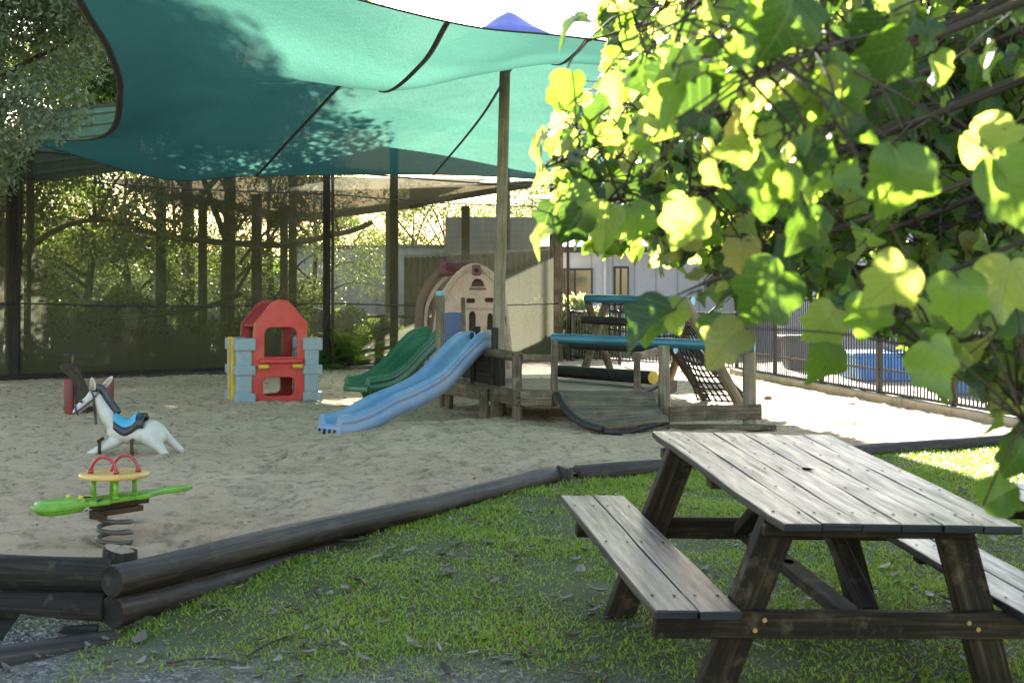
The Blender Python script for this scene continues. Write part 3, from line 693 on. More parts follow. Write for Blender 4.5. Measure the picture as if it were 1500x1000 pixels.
# ------------------------------------------------------------ slides
def slide(name, path, hw, label, m1, m2, depth=.13, group='plastic slides'):
    """path: list of centre-line points (channel floor), top to bottom"""
    s = empty(name, tuple(V((path[-1][0], path[-1][1], 0))), label, 'slide', group)
    pts = spline(path, 8); rings = []; skl = []; m_ = MB()
    for i, p in enumerate(pts):
        d = (pts[min(i+1, len(pts)-1)]-pts[max(i-1, 0)]).normalized(); x = d.cross(V((0, 0, 1))).normalized(); n_ = x.cross(d).normalized()
        up = n_
        prof = [(-hw, -.02), (-hw+.004, .075), (-hw+.018, .098), (-hw+.045, .10), (-hw+.062, .075), (-hw+.085, .012), (-hw+.13, -.002), (0, .0), (hw-.13, -.002), (hw-.085, .012), (hw-.062, .075), (hw-.045, .10), (hw-.018, .098), (hw-.004, .075), (hw, -.02), (hw-.02, -.022), (0, -.022), (-hw+.02, -.022)]
        rings.append([p+x*a+up*b for a, b in prof])
    m_.loft(rings, 0); ch = m_.build('channel', m1, s)
    for sgn in (-1, 1):
        m_ = MB(); rr = []
        for i, p in enumerate(pts):
            d = (pts[min(i+1, len(pts)-1)]-pts[max(i-1, 0)]).normalized(); x = d.cross(V((0, 0, 1))).normalized(); n_ = x.cross(d).normalized()
            o0 = p+x*sgn*(hw+.002)
            dep = depth
            prof = [(0, .07), (.012, .066), (.012, .02), (.005, .012), (.005, .0), (.016, -.008), (.022, -dep), (-.006, -dep), (-.008, .05)]
            rr.append([o0+x*(sgn*a)+(n_ if b > -.05 else n_*.5+V((0, 0, .5)))*b for a, b in prof])
        m_.loft(rr, 0); m_.build('side_skirt', m2, s)
    return s, pts
e = P(497, 607, 13.85); topb = P(700, 492, 15.95)
path = [P(706, 496, 16.05)+V((0, 0, -.02)), P(688, 500, 15.9), P(662, 524, 15.5), P(632, 556, 15.1), P(598, 576, 14.75), P(560, 592, 14.4), P(525, 611, 14.05), P(500, 620, 13.85), P(484, 621, 13.75)]
s, pts = slide('slide', path, .175, 'long blue plastic wave slide coming down from the deck to the sand', 'slide_blue', 'slide_blue_side', .12)
# lip at the foot, dark bars painted for the shade in its slots
d = (pts[-1]-pts[-4]).normalized(); x = d.cross(V((0, 0, 1))).normalized(); base = pts[-1]
m_ = MB(); rr = []
for (a, z) in ((-.02, .0), (.012, -.012), (.03, -.05), (.045, -.12), (.05, -.17)):
    c = base+V((d.x, d.y, 0)).normalized()*a+V((0, 0, z)); rr.append([c+x*(-.19), c+x*.19, c+x*.19-V((d.x, d.y, 0))*.05-V((0, 0, .01)), c-x*.19-V((d.x, d.y, 0))*.05-V((0, 0, .01))])
m_.loft(rr, 0); lip = m_.build('foot_lip', 'slide_blue_side', s, bevel=.006)
for k in range(4):
    m_ = MB(); c = base+V((d.x, d.y, 0)).normalized()*.046; 
    m_.beam(c+x*(-.13+.085*k)+V((0, 0, -.045)), c+x*(-.13+.085*k)+V((d.x*.015, d.y*.015, -.16)), .022, .012, (d.x, d.y, 0)); m_.build('dark_slot_bar', 'dark_hollow', lip)
gp = [P(640, 488, 18.6), P(625, 492, 18.5), P(604, 512, 18.2), P(580, 538, 17.9), P(556, 556, 17.6), P(535, 562, 17.4), P(523, 563, 17.3)]
s, pts = slide('slide', gp, .235, 'dark green plastic slide behind the blue slide, coming out of the beige climber', 'slide_green', 'slide_green', .10)
d = (pts[-1]-pts[-4]).normalized(); x = d.cross(V((0, 0, 1))).normalized(); base = pts[-1]
m_ = MB(); rr = []
for (a, z) in ((-.02, .0), (.02, -.01), (.035, -.04), (.035, -.09)):
    c = base+V((d.x, d.y, 0)).normalized()*a+V((0, 0, z)); rr.append([c-x*.235, c+x*.235, c+x*.235-d*.06, c-x*.235-d*.06])
m_.loft(rr, 0); m_.build('foot_lip', 'slide_green', s, bevel=.006)
m_ = MB(); c = P(541, 575, 17.5); m_.loft([[V((c.x-.12, 17.4, .22)), V((c.x+.32, 17.45, .22)), V((c.x+.32, 17.95, .25)), V((c.x-.12, 17.9, .25))], [V((c.x-.02, 17.5, -.05)), V((c.x+.28, 17.55, -.05)), V((c.x+.28, 17.9, -.05)), V((c.x-.02, 17.85, -.05))]], 0, sm=False); m_.build('foot_block', 'slide_green', s, bevel=.01)
# ------------------------------------------------------------ beige climber
D = 19.3; cl = empty('climbing_house', (P(690, 500, D).x, D, 0), 'beige and brown plastic climbing house with arched panels behind the slides', 'climbing frame')
def px2(pts, ox, oy, Dd): return [((a-ox)/F*Dd, (oy-b)/F*Dd) for a, b in pts]
ox, oy = 690, 580
outl = [(628, 581), (630, 520), (640, 450), (650, 425), (664, 405), (678, 392), (690, 387), (700, 387), (714, 393), (727, 404), (736, 420), (741, 440), (748, 500), (752, 545), (754, 581)]
def arcp(cx, cy, rx, ry, a0, a1, n=8): return [(cx+rx*math.cos(math.radians(a0+(a1-a0)*i/n)), cy-ry*math.sin(math.radians(a0+(a1-a0)*i/n))) for i in range(n+1)]
holes = [arcp(700, 421, 11, 14, 0, 180), [(682+q[0]*1, 436+q[1]) for q in rrect(0, 0, 15, 9, 4)], [(709+q[0]*1, 435+q[1]) for q in rrect(0, 0, 15, 9, 4)],
         [(686, 486)]+arcp(692, 462, 6, 7, 180, 0)+[(698, 486)], [(712, 484)]+arcp(718, 464, 5, 6, 180, 0)+[(724, 484)],
         [(738+q[0]*.8, 462+q[1]*1.2) for q in rrect(0, 0, 6, 16, 2.9)], [(739+q[0], 495+q[1]) for q in rrect(0, 0, 6, 9, 2.9)]]
fr = (V((P(ox, oy, D).x, D, P(ox, oy, D).z)), V((1, 0.0, 0)), V((0, 0, 1)), V((0, 1, 0)))
plate('arched_panel', px2(outl, ox, oy, D), [px2(h, ox, oy, D) for h in holes], .09, 'beige_plastic', cl, fr, .012)
# recessed back skin behind the holes
inn = [(a*.94+690*.06, b*.95+500*.05) for a, b in outl]
plate('inner_panel', px2(inn, ox, oy, D), [], .03, 'brown_plastic', cl, (fr[0]+V((0, .16, 0)), *fr[1:]), .008)
def strip(pts_px, w, Dd, mat, name='rib', th=.04, off=0):
    m_ = MB(); m_.tube([P(a, b, Dd+off) for a, b in pts_px], w, 8); return m_.build(name, mat, cl)
strip([(634, 570), (637, 500), (646, 450), (655, 428), (668, 408), (684, 396)], .022, D-.05, 'beige_plastic'); strip([(706, 396), (720, 406), (730, 424), (738, 470), (745, 540)], .02, D-.05, 'beige_plastic')
strip([(688, 423), (712, 423)], .02, D-.04, 'brown_plastic', 'sill'); strip([(684, 452), (728, 452)], .014, D-.05, 'beige_plastic')
pk = P(698, 396, D-.06)
m_ = MB(); m_.box((pk.x-.06, D-.10, pk.z-.07), (pk.x+.06, D+.35, pk.z+.08)); m_.build('ridge_clip', 'maroon_plastic', cl, bevel=.02)
m_ = MB(); m_.ball((pk.x, D-.11, pk.z), .03, 0, 6); m_.build('clip_knob', 'dark_hollow', cl)
# rear brown arch, further left and back
Dr = 20.4; arch = [(616, 583), (614, 520), (614, 470), (617, 440), (628, 417), (642, 401), (658, 391), (672, 391), (690, 393)]
m_ = MB(); m_.tube(spline([P(a, b, Dr-.0*i) for i, (a, b) in enumerate(arch)], 5), .055, 10, flat=1.3); m_.build('arch', 'brown_plastic', cl)
m_ = MB(); m_.tube(spline([P(a+9, b+7, Dr) for a, b in arch[:-1]], 5), .03, 8); m_.build('arch', 'beige_plastic', cl)
a_ = P(656, 391, Dr-.1); b_ = P(690, 390, D); m_ = MB(); m_.tube([a_, b_], .07, 10); m_.build('ridge_beam', 'maroon_plastic', cl, bevel=.01)
m_ = MB(); m_.box((a_.x-.13, a_.y-.1, a_.z-.13), (a_.x+.14, a_.y+.1, a_.z+.1)); m_.build('ridge_clip', 'maroon_plastic', cl, bevel=.03)
plate('side_panel', px2([(617, 585), (617, 441), (630, 441), (655, 441), (655, 585)], ox, oy, Dr), [px2([(627+q[0], 449+q[1]) for q in rrect(0, 0, 6, 17, 2)], ox, oy, Dr), px2([(640+q[0], 449+q[1]) for q in rrect(0, 0, 6, 17, 2)], ox, oy, Dr)], .06, 'brown_plastic', cl, (V((P(ox, oy, Dr).x, Dr+.1, P(ox, oy, Dr).z)), *fr[1:]), .012)
m_ = MB(); b0 = P(625, 560, 18.7); m_.loft([[V((b0.x-.18, 18.6, -.05)), V((b0.x+.32, 18.6, -.05)), V((b0.x+.32, 19.2, -.05)), V((b0.x-.18, 19.2, -.05))], [V((b0.x-.15, 18.65, .2)), V((b0.x+.28, 18.65, .2)), V((b0.x+.28, 19.1, .2)), V((b0.x-.15, 19.1, .2))], [V((b0.x-.02, 18.75, .34)), V((b0.x+.22, 18.75, .34)), V((b0.x+.22, 19.1, .34)), V((b0.x-.02, 19.1, .34))]], 0, sm=False); m_.build('foot_block', 'maroon_plastic', cl, bevel=.04)
plate('lower_board', px2([(650, 582), (650, 541), (700, 541), (700, 582)], ox, oy, 18.9), [px2([(664+q[0], 566+q[1]) for q in rrect(0, 0, 26, 9, 4)], ox, oy, 18.9)], .05, 'beige_plastic', cl, (V((P(ox, oy, 18.9).x, 18.9, P(ox, oy, 18.9).z)), *fr[1:]), .012)
# ------------------------------------------------------------ red and blue playhouse
D = 18.1; ph = empty('playhouse', (P(408, 588, D).x, D, 0), 'red plastic playhouse with pale blue brick corner pillars and yellow shelf handles', 'playhouse')
ox, oy = 408, 588; k = D/F
U = V((1, .40, 0)); N = V((-U.y, U.x, 0)).normalized(); Oz = P(ox, oy, D)
fr = (Oz, U, V((0, 0, 1)), N)
red = [(371, 590), (369, 545), (371, 520), (374, 500), (376, 474), (386, 461), (396, 447), (402, 442), (408, 440), (414, 440), (421, 443), (427, 449), (436, 461), (446, 473), (446, 505), (444, 530), (445, 560), (443, 590)]
win = [(387, 524), (387, 488), (391, 480), (397, 478), (425, 478), (431, 481), (435, 489), (435, 524)]
low = [(385+q[0], 551+q[1]) for q in rrect(0, 0, 46, 30, 9)]
plate('front_panel', px2(red, ox, oy, D), [px2(win, ox, oy, D), px2(low, ox, oy, D)], .06, 'red_plastic', ph, fr, .014)
back = [(a, b) for a, b in red]
DD = .62
plate('back_panel', px2(back, ox, oy, D), [px2([(385, 524), (385, 484), (392, 476), (428, 476), (434, 484), (434, 524)], ox, oy, D), px2(low, ox, oy, D)], .06, 'red_shade_plastic', ph, (Oz+N*DD-U*.05, U, V((0, 0, 1)), N), .014)
# gable roof straps joining front and back
for (qa, qb) in (((377, 474), (404, 443)), ((446, 473), (418, 443))):
    m_ = MB(); a0, b0 = px2([qa, qb], ox, oy, D); 
    for t in (.0,):
        p0 = Oz+U*a0[0]+V((0, 0, a0[1]-.012)); p1 = Oz+U*b0[0]+V((0, 0, b0[1]-.012)); m_.loft([[p0, p1, p1+V((0, 0, -.03)), p0+V((0, 0, -.03))], [p+N*DD-U*.05 for p in (p0, p1, p1+V((0, 0, -.03)), p0+V((0, 0, -.03)))]], 0, sm=False)
    m_.build('roof_panel', 'red_shade_plastic', ph, bevel=.006)
# window shelf and handles
m_ = MB(); s0, s1 = px2([(381, 532)], ox, oy, D)[0], px2([(440, 532)], ox, oy, D)[0]
z0 = s0[1]; m_.loft([[Oz+U*s0[0]-N*.09+V((0, 0, z0)), Oz+U*s1[0]-N*.09+V((0, 0, z0)), Oz+U*s1[0]+N*.12+V((0, 0, z0+.02)), Oz+U*s0[0]+N*.12+V((0, 0, z0+.02))], [Oz+U*s0[0]-N*.09+V((0, 0, z0+.06)), Oz+U*s1[0]-N*.09+V((0, 0, z0+.06)), Oz+U*s1[0]+N*.12+V((0, 0, z0+.075)), Oz+U*s0[0]+N*.12+V((0, 0, z0+.075))]], 0, sm=False); m_.build('shelf', 'red_plastic', ph, bevel=.018, seg=3)
for a in (386, 432):
    m_ = MB(); c = px2([(a, 536)], ox, oy, D)[0]; b0 = Oz+U*c[0]-N*.10+V((0, 0, c[1])); m_.tube([b0-U*.06, b0-U*.03-N*.025, b0+U*.03-N*.025, b0+U*.06], .022, 10, flat=1.3); m_.build('handle', 'yellow_plastic', ph)
# pillars
def pillar(c, name='corner_pillar'):
    m_ = MB(); hts = [(0, .12, 1), (.12, .45, 0), (.45, .46, 0), (.36, .5, 1)]
    body = [c+V((0, 0, 0))+U*a+N*b for a, b in ((-.10, -.09), (.08, -.09), (.08, .09), (-.10, .09))]
    Ht = .80
    m_.loft([[p for p in body], [p+V((0, 0, Ht)) for p in body]], 0, sm=False)
    o = m_.build(name, 'pale_blue_plastic', ph, bevel=.022, seg=3)
    for z0, z1 in ((.0, .13), (.36, .49), (.68, .85)):
        m2 = MB(); bb = [c+U*a+N*b for a, b in ((-.122, -.11), (.122, -.11), (.122, .11), (-.122, .11))]
        m2.loft([[p+V((0, 0, z0)) for p in bb], [p+V((0, 0, z1)) for p in bb]], 0, sm=False); m2.build('brick_band', 'pale_blue_plastic', o, bevel=.02, seg=3)
    return o
for (a, b) in ((-.415, .02), (.415, .02)): pillar(V((Oz.x, Oz.y, 0))+U*(a*1.0+(-.0))+N*b)
for (a, b) in ((-.415, DD+.02), (.415, DD+.02)): pillar(V((Oz.x, Oz.y, 0))+U*a+N*b)
for sx_, a0 in ((-1, -.53), (1, .50)):
    for j in range(2):
        m_ = MB(); c = V((Oz.x, Oz.y, .0))+U*(a0+.02*j)+N*(.16+.34*j); m_.beam(c, c+V((0, 0, .86)), .05, .07, N); m_.build('yellow_trim', 'yellow_plastic', ph, bevel=.01)
    m_ = MB(); c = V((Oz.x, Oz.y, .38))+U*(a0*.92)+N*.12; m_.beam(c, c+N*.5, .05, .66, (0, 0, 1)); m_.build('side_wall', 'pale_blue_plastic', ph, bevel=.01)
# ------------------------------------------------------------ rocking horse
D = 11.8; kk = D/F
def H(px, py, dy=0): p = P(px, py, D); return V((p.x, D+dy, (665-py)*kk))
hr = empty('rocking_horse', (H(185, 665).x, D, 0), 'white plastic rocking horse with blue saddle and dark bridle, facing left on the sand', 'rocking horse')
caps = [(H(111, 603), .030, H(117, 597), .036), (H(115, 598), .036, H(138, 580), .050), (H(136, 580), .052, H(143, 583), .055),
        (H(141, 582), .052, H(160, 612), .070), (H(160, 610), .072, H(176, 632), .105, .8),
        (H(175, 632), .108, H(200, 636), .105, .85), (H(200, 636), .105, H(222, 634), .115, .85), (H(222, 630), .10, H(232, 638), .08),
        (H(172, 645, -.05), .05, H(152, 655, -.09), .038), (H(152, 655, -.09), .036, H(135, 664, -.10), .030), (H(170, 645, .05), .05, H(150, 653, .09), .036), (H(150, 653, .09), .034, H(140, 662, .10), .028),
        (H(222, 640, -.05), .078, H(238, 653, -.09), .045), (H(238, 653, -.09), .043, H(248, 664, -.11), .032),
        (H(228, 630, .06), .068, H(245, 646, .09), .042), (H(245, 646, .09), .042, H(262, 661, .10), .030)]
hb = blob('body', caps, 'horse_white', hr, .011, 6)
for (a, b, dy) in (((139, 571), (136, 552), -.03), ((148, 569), (163, 551), .035)):
    m_ = MB(); p0, p1 = H(*a, dy), H(*b, dy); m_.tube([p0.lerp(p1, t) for t in (0, .25, .55, .85, 1)], [.014, .026, .026, .018, .005], 10, flat=.5, up=(0, 1, 0)); m_.build('ear', 'horse_white', hb)
    m_ = MB(); m_.tube([p0.lerp(p1, t)+V((-.004, -.016, 0)) for t in (.15, .4, .7, .9)], [.008, .016, .014, .004], 8, flat=.35, up=(0, 1, 0)); m_.build('inner_ear', 'beige_plastic', hb)
m_ = MB(); m_.tube(spline([H(133, 570), H(146, 568), H(156, 580), H(165, 594), H(174, 606)], 5), [.018]+[.024]*19+[.014], 10, flat=1.6); m_.build('mane', 'navy_paint', hb)
def strap(pts, r=.008, nm='bridle_strap'):
    m_ = MB(); m_.tube(spline(pts, 5), r, 6); m_.build(nm, 'navy_paint', hb)
y_ = -.055
strap([H(109, 605, -.035), H(118, 600, -.046), H(130, 591, y_-.005), H(140, 582, -.064), H(137, 573, -.05), H(134, 568, -.02)])
strap([H(111, 592, -.01), H(113, 598, -.045), H(117, 607, -.035)]); strap([H(140, 582, -.062), H(146, 575, -.055), H(147, 569, -.02)]); strap([H(140, 582, -.064), H(141, 593, -.06), H(142, 605, -.05), H(143, 620, -.05)], .011)
m_ = MB(); m_.ball(H(122, 587, -.052), .013, 0, 6); m_.build('eye', 'navy_paint', hb)
# saddle
for (pts_, w, mat_, nm) in (([(171, 606), (178, 612), (187, 616), (197, 612), (206, 604), (214, 604)], .10, 'navy_paint', 'saddle_trim'), ([(171, 604), (178, 610), (187, 614), (196, 609), (203, 602)], .088, 'saddle_blue', 'saddle')):
    m_ = MB(); pp = spline([H(*q) for q in pts_], 4); rr = []
    for p in pp: rr.append([p+V((0, w*math.sin(t)*1.12, w*(math.cos(t)-1)*(.95)+ (0 if nm != 'saddle' else .008))) for t in [math.radians(a) for a in range(-105, 106, 15)]]+[p+V((0, (w-.02)*math.sin(t)*1.1, (w-.02)*(math.cos(t))-w-.01)) for t in [math.radians(a) for a in range(105, -106, -15)]])
    m_.loft(rr, 0); m_.build(nm, mat_, hr)
for a in (152, 199):
    m_ = MB(); p0 = H(a, 643, -.13); m_.tube([p0+V((0, .1, .01)), p0, p0+V((0, -.02, 0))], .016, 10); m_.tube([p0+V((0, 0, 0)), p0+V((0, .01, -.14))], .014, 10); m_.build('foot_peg', 'rust_brown', hr)
# ------------------------------------------------------------ crocodile springer
cr = empty('spring_rider', (-2.16, 7.42, 0), 'green crocodile spring rider with round yellow tray and two red hoops near the corner post', 'spring rider')
ctr = V((-2.16, 7.42, .245)); ax = V((-.56, -.80, 0)).normalized()*-1; ax = V((.57, .82, 0)).normalized()   # head -> tail
pr = V((ax.y, -ax.x, 0))
def C2(u, v, z=0): return ctr+ax*u+pr*v+V((0, 0, z))
bod = [(-.50, .0), (-.49, -.05), (-.44, -.085), (-.36, -.09), (-.27, -.075), (-.22, -.06), (-.19, -.085), (-.12, -.09), (-.08, -.07), (.08, -.07), (.12, -.09), (.17, -.085), (.20, -.05), (.34, -.032), (.42, -.045), (.53, -.02), (.54, .0), (.50, .02), (.42, .02), (.34, .012), (.2, .05), (.17, .085), (.12, .09), (.08, .07), (-.08, .07), (-.12, .09), (-.19, .085), (-.22, .06), (-.27, .075), (-.36, .09), (-.44, .085), (-.49, .05)]
plate('body_board', bod, [], .028, 'croc_green', cr, (ctr, ax, pr, V((0, 0, 1))), .008)
m_ = MB(); rr = []
for z, s_ in ((-.035, .90), (-.02, .98), (.005, 1.0), (.024, .97), (.033, .88), (.034, .6)):
    rr.append([C2(-.36+.145*s_*math.cos(t)+.015*math.cos(2*t), .092*s_*math.sin(t), z) for t in [2*math.pi*i/24 for i in range(24)]])
m_.loft(rr, 0); hd = m_.build('head', 'croc_green', cr)
for sg in (-1, 1):
    m_ = MB(); m_.ball(C2(-.26, .05*sg, .035), .014, 0, 6); m_.build('eye', 'yellow_plastic', hd)
    m_ = MB(); m_.tube([C2(-.12, .05*sg, .014), C2(-.16, .085*sg, .016), C2(-.19, .10*sg, .014)], .006, 6); m_.build('leg_mark', 'black_rubber', cr)
m_ = MB(); ty = .14; rr = []
for z, s_ in ((0, .97), (.004, 1), (.018, 1), (.024, .97), (.0242, .5)):
    rr.append([ctr+V((.187*s_*math.cos(t), .187*s_*math.sin(t), ty-.025+z)) for t in [2*math.pi*i/32 for i in range(32)]])
m_.loft(rr, 0); m_.build('tray', 'tray_yellow', cr)
for (a, b) in ((-.10, -.05), (.04, -.115), (.10, .03), (-.04, .09)):
    m_ = MB(); q = ctr+V((a, b, 0)); m_.tube([q+V((0, 0, .01)), q+V((0, 0, ty-.02))], .014, 12); m_.tube([q+V((0, 0, .012)), q+V((0, 0, .026))], .018, 12); m_.build('support', 'croc_green', cr)
for (cx_, cy_) in ((-.045, -.05), (.045, .05)):
    m_ = MB(); cc = ctr+V((cx_, cy_, ty)); dv = V((.074, -.015, 0)); m_.tube([cc+dv*math.cos(t)+V((0, 0, .088*math.sin(t))) for t in [math.pi*i/16 for i in range(17)]], .0095, 10)
    for sg in (-1, 1): m_.tube([cc+dv*sg, cc+dv*sg+V((0, 0, .02))], .016, 10)
    m_.build('hoop_handle', 'handle_red', cr)
m_ = MB(); m_.beam(C2(-.12, -.02, -.035), C2(.22, -.02, -.035), .09, .028, (0, 0, 1)); m_.beam(C2(-.10, .0, -.065), C2(.15, .0, -.065), .12, .03, (0, 0, 1)); m_.beam(C2(-.1, -.07, -.08), C2(-.1, .05, -.08), .03, .05); m_.build('bracket', 'rust_brown', cr, bevel=.004)
m_ = MB(); sp = [];
for i in range(100):
    t = i/99; a = t*2*math.pi*3.6+1; r = .083*(1+.08*math.sin(t*3)); sp.append((ctr.x+r*math.cos(a), ctr.y+r*math.sin(a), .165-.205*t))
m_.tube(sp, .0125, 10); m_.build('spring', 'steel_dark', cr)
# ------------------------------------------------------------ old red springer behind the horse
D = 16.0; kk = D/F
def Q(px, py, dy=0): return V(((px-750)*kk, D+dy, (606-py)*kk))
rs = empty('old_spring_rider', (Q(118, 600).x, D, 0), 'worn dark red seesaw rider with T handlebar by the mesh wall, behind the horse', 'spring rider')
for a, b in ((101, 103), (146, 108)):
    m_ = MB(); dy = 0 if a == 101 else .35; m_.tube([Q(a, 553, dy), Q(a, 555, dy), Q(a, 575, dy), Q(a+1, 604, dy)], [.05, .062, .062, .055], 14); m_.build('drum_seat', 'old_red', rs, bevel=.01)
m_ = MB(); m_.tube([Q(92, 518.5), Q(122, 518.5)], .014, 10); m_.build('handlebar', 'black_rubber', rs, bevel=.003)
m_ = MB(); m_.tube([Q(107, 519), Q(107, 532)], .016, 10); m_.build('stem', 'steel_dark', rs)
plate('neck_board', px2([(103, 533), (111, 530), (117, 545), (127, 566), (131, 580), (126, 600), (112, 600), (111, 570), (108, 552), (92, 541), (90, 534), (98, 531)], 118, 606, D), [], .06, 'bark', rs, ((Q(118, 606).x, D, 0), (1, 0, 0), (0, 0, 1), (0, 1, 0)), .01)
m_ = MB(); m_.beam(Q(95, 597), Q(150, 600, .4), .1, .05); m_.build('foot_board', 'rust_brown', rs, bevel=.01)
# ------------------------------------------------------------ log climbing frames with cargo net
cf = empty('log_climber', (2.9, 17.6, 0), 'log A-frame climbing bars with blue top rail and cargo net beyond the deck', 'climbing frame')
def lg(name, p0, p1, r, mats, par=cf): 
    m_ = MB(); p0, p1 = V(p0), V(p1); n_ = 8; m_.tube([p0.lerp(p1, i/n_) for i in range(n_+1)], r, 14, wob=.06, capmi=1); return m_.build(name, mats, par, bevel=.006)
DA = 19.5
lg('top_rail', P(858, 437, DA), P(1015, 441, 18.4), .062, ['blue_painted_wood', 'lightblue_paint']); lg('middle_rail', P(854, 468, DA-.35), P(1000, 476, 18.1), .058, ['black_log', 'lightblue_paint']); lg('lower_rail', P(837, 505, DA-.7), P(990, 512, 17.7), .058, ['black_log', 'lightblue_paint'])
lg('frame_log', P(861, 442, DA), V((P(905, 535, DA+.8).x, DA+.9, 0)), .055, ['grey_wood', 'grey_wood']); lg('frame_log', P(889, 440, DA), V((P(842, 530, DA-1).x, DA-1, 0)), .055, ['grey_wood', 'grey_wood'])
lg('frame_log', P(1003, 440, 18.2), V((P(1078, 590, 17.6).x, 17.0, -.05)), .068, ['tan_log', 'tan_log']); lg('frame_log', P(1010, 505, 18.9), V((P(1112, 580, 17.2).x, 17.6, -.05)), .062, ['rust_brown', 'tan_log'])
lg('frame_log', P(1012, 470, 18.6), V((P(975, 560, 19).x, 19.4, -.05)), .055, ['grey_wood', 'grey_wood']); lg('frame_log', P(985, 510, 18.3), V((P(1035, 575, 18.6).x, 18.4, -.05)), .058, ['rust_brown', 'tan_log'])
def net(c00, c10, c01, c11, nu, nv, name='cargo_net'):
    m_ = MB()
    def pt(u, v_): p = c00.lerp(c10, u).lerp(c01.lerp(c11, u), v_); return p+V((0, .05*math.sin(u*3.1)*math.sin(v_*3.1), -.06*math.sin(u*3.14)*math.sin(v_*3.14)))
    for i in range(nu+1): m_.tube([pt(i/nu, j/16)+V((0, .006*math.sin(j*1.3+i), 0)) for j in range(17)], .012, 6)
    for j in range(nv+1): m_.tube([pt(i/16, j/nv) for i in range(17)], .012, 6)
    for i in range(nu+1):
        for j in range(nv+1): m_.ball(pt(i/nu, j/nv), .02, 0, 4)
    return m_.build(name, 'black_rubber', cf)
net(P(985, 478, 18.2), P(1012, 478, 18.2), V((P(1022, 578, 17.9).x, 17.9, .05)), V((P(1096, 578, 17.3).x, 17.3, .05)), 8, 11)
net(P(893, 446, DA-.1), P(995, 446, 18.5), P(893, 500, DA-.5), P(990, 500, 18.1), 12, 6)
bl = lg('balance_log', P(815, 543, 16.9), P(957, 553, 15.2), .075, ['black_log', 'yellow_paint'], None); tag(bl, 'dark moss-stained log with yellow painted end lying behind the deck', 'log')
# ------------------------------------------------------------ shade sail
# rows run from the near hem to the far hem, columns from left to right (control points in the world)
cols = [
 [(60,-170,11.5),(112,-8,13.5),(160,75,15.5),(176,140,17.2),(150,200,19.6),(35,205,23.0)],
 [(320,-62,11.2),(300,10,14.2),(305,85,16.4),(295,150,19.2),(270,212,22),(240,262,24.3)],
 [(655,32,12.2),(618,92,13.6),(562,132,15.0),(520,106,18.4),(440,188,22),(375,258,25.4)],
 [(860,57,12.4),(842,78,13.6),(810,94,14.9),(775,62,19),(705,170,24),(635,256,28)],
 [(1250,110,13.6),(1235,116,14.6),(1190,125,16.4),(1085,150,20),(935,215,25.6),(835,265,30.3)]]
cpt = [[P(*q) for q in c] for c in cols]
NU, NVv = 16, 12
colcurves = [spline(c, NVv) for c in cpt]         # along v
nrow = len(colcurves[0]); grid = []
for j in range(nrow): grid.append(spline([c[j] for c in colcurves], NU))
# small ripples in the cloth
for j, r in enumerate(grid):
    for i, p in enumerate(r):
        e = min(j, nrow-1-j)/nrow*2; ed = min(1, 4*min(j, nrow-1-j)/nrow)*min(1, 4*min(i, len(r)-1-i)/len(r))
        p.z += .012*ed*math.sin(i*.55+j*.12)*math.sin(j*.21)
sl = empty('shade_sail', tuple(P(420, 200, 20)), 'large teal shade cloth sail stretched over the sandpit, with dark hems and seams', 'shade sail')
m_ = MB(); nc = len(grid[0]); m_.v = [tuple(p) for r in grid for p in r]
for j in range(nrow-1):
    for i in range(nc-1):
        m_.face((j*nc+i, j*nc+i+1, (j+1)*nc+i+1, (j+1)*nc+i), [(i*.16, j*.24), (i*.16+.16, j*.24), (i*.16+.16, j*.24+.24), (i*.16, j*.24+.24)], 0, True)
m_.build('cloth', 'sail_cloth', sl)
MATS['hem'] = MATS['black_rubber']
def ribbon(name, pts, w, par, side=None, off=-.012):
    m_ = MB(); m_.tube([p+V((0, 0, off)) for p in pts], w, 6, flat=.35); return m_.build(name, 'fence_black', par)
ribbon('hem', grid[0], .028, sl, off=0); ribbon('hem', grid[-1], .026, sl, off=0)
ribbon('hem', [r[0] for r in grid], .045, sl, off=0); ribbon('hem', [r[-1] for r in grid], .026, sl, off=0)
ribbon('seam', [r[2*NU] for r in grid], .030, sl); ribbon('seam', [r[3*NU] for r in grid], .026, sl)
for (c, e) in ((cpt[0][5], P(22, 200, 23.3)), (cpt[4][0], V((6.5, 13.9, 3.8)))): ribbon('corner_strap', [c, e], .02, sl)
# turnbuckle hardware at the visible left corner, and stitched reinforcing patches
m_ = MB(); q_ = cpt[0][5]; m_.tube([q_+V((-.02, 0, 0)), q_.lerp(P(22, 200, 23.3), .5)], .035, 8); m_.build('turnbuckle', 'steel_dark', sl)
# post that the right-hand corner is tied to, hidden in the leaves
m_ = MB(); m_.tube([(6.6, 13.9, -.3), (6.58, 13.9, 1.5), (6.5, 13.9, 3.9)], [.07, .065, .06], 14, wob=.05)
pole2 = m_.build('sail_post', 'pole_wood'); tag(pole2, 'timber post outside the fence, tied by a strap to the right corner of the sail', 'pole')
# ------------------------------------------------------------ mesh wall
Wl = [P(22, 556, 23.4), P(480, 546, 25.9), P(820, 529, 30.9)]
WP = [V((p.x, p.y, 0)) for p in Wl]; dirw = (WP[2]-WP[0]).normalized(); tt_ = (-.135*WP[0].y-WP[0].x)/(dirw.x+.135*dirw.y); WP[1] = WP[0]+dirw*tt_
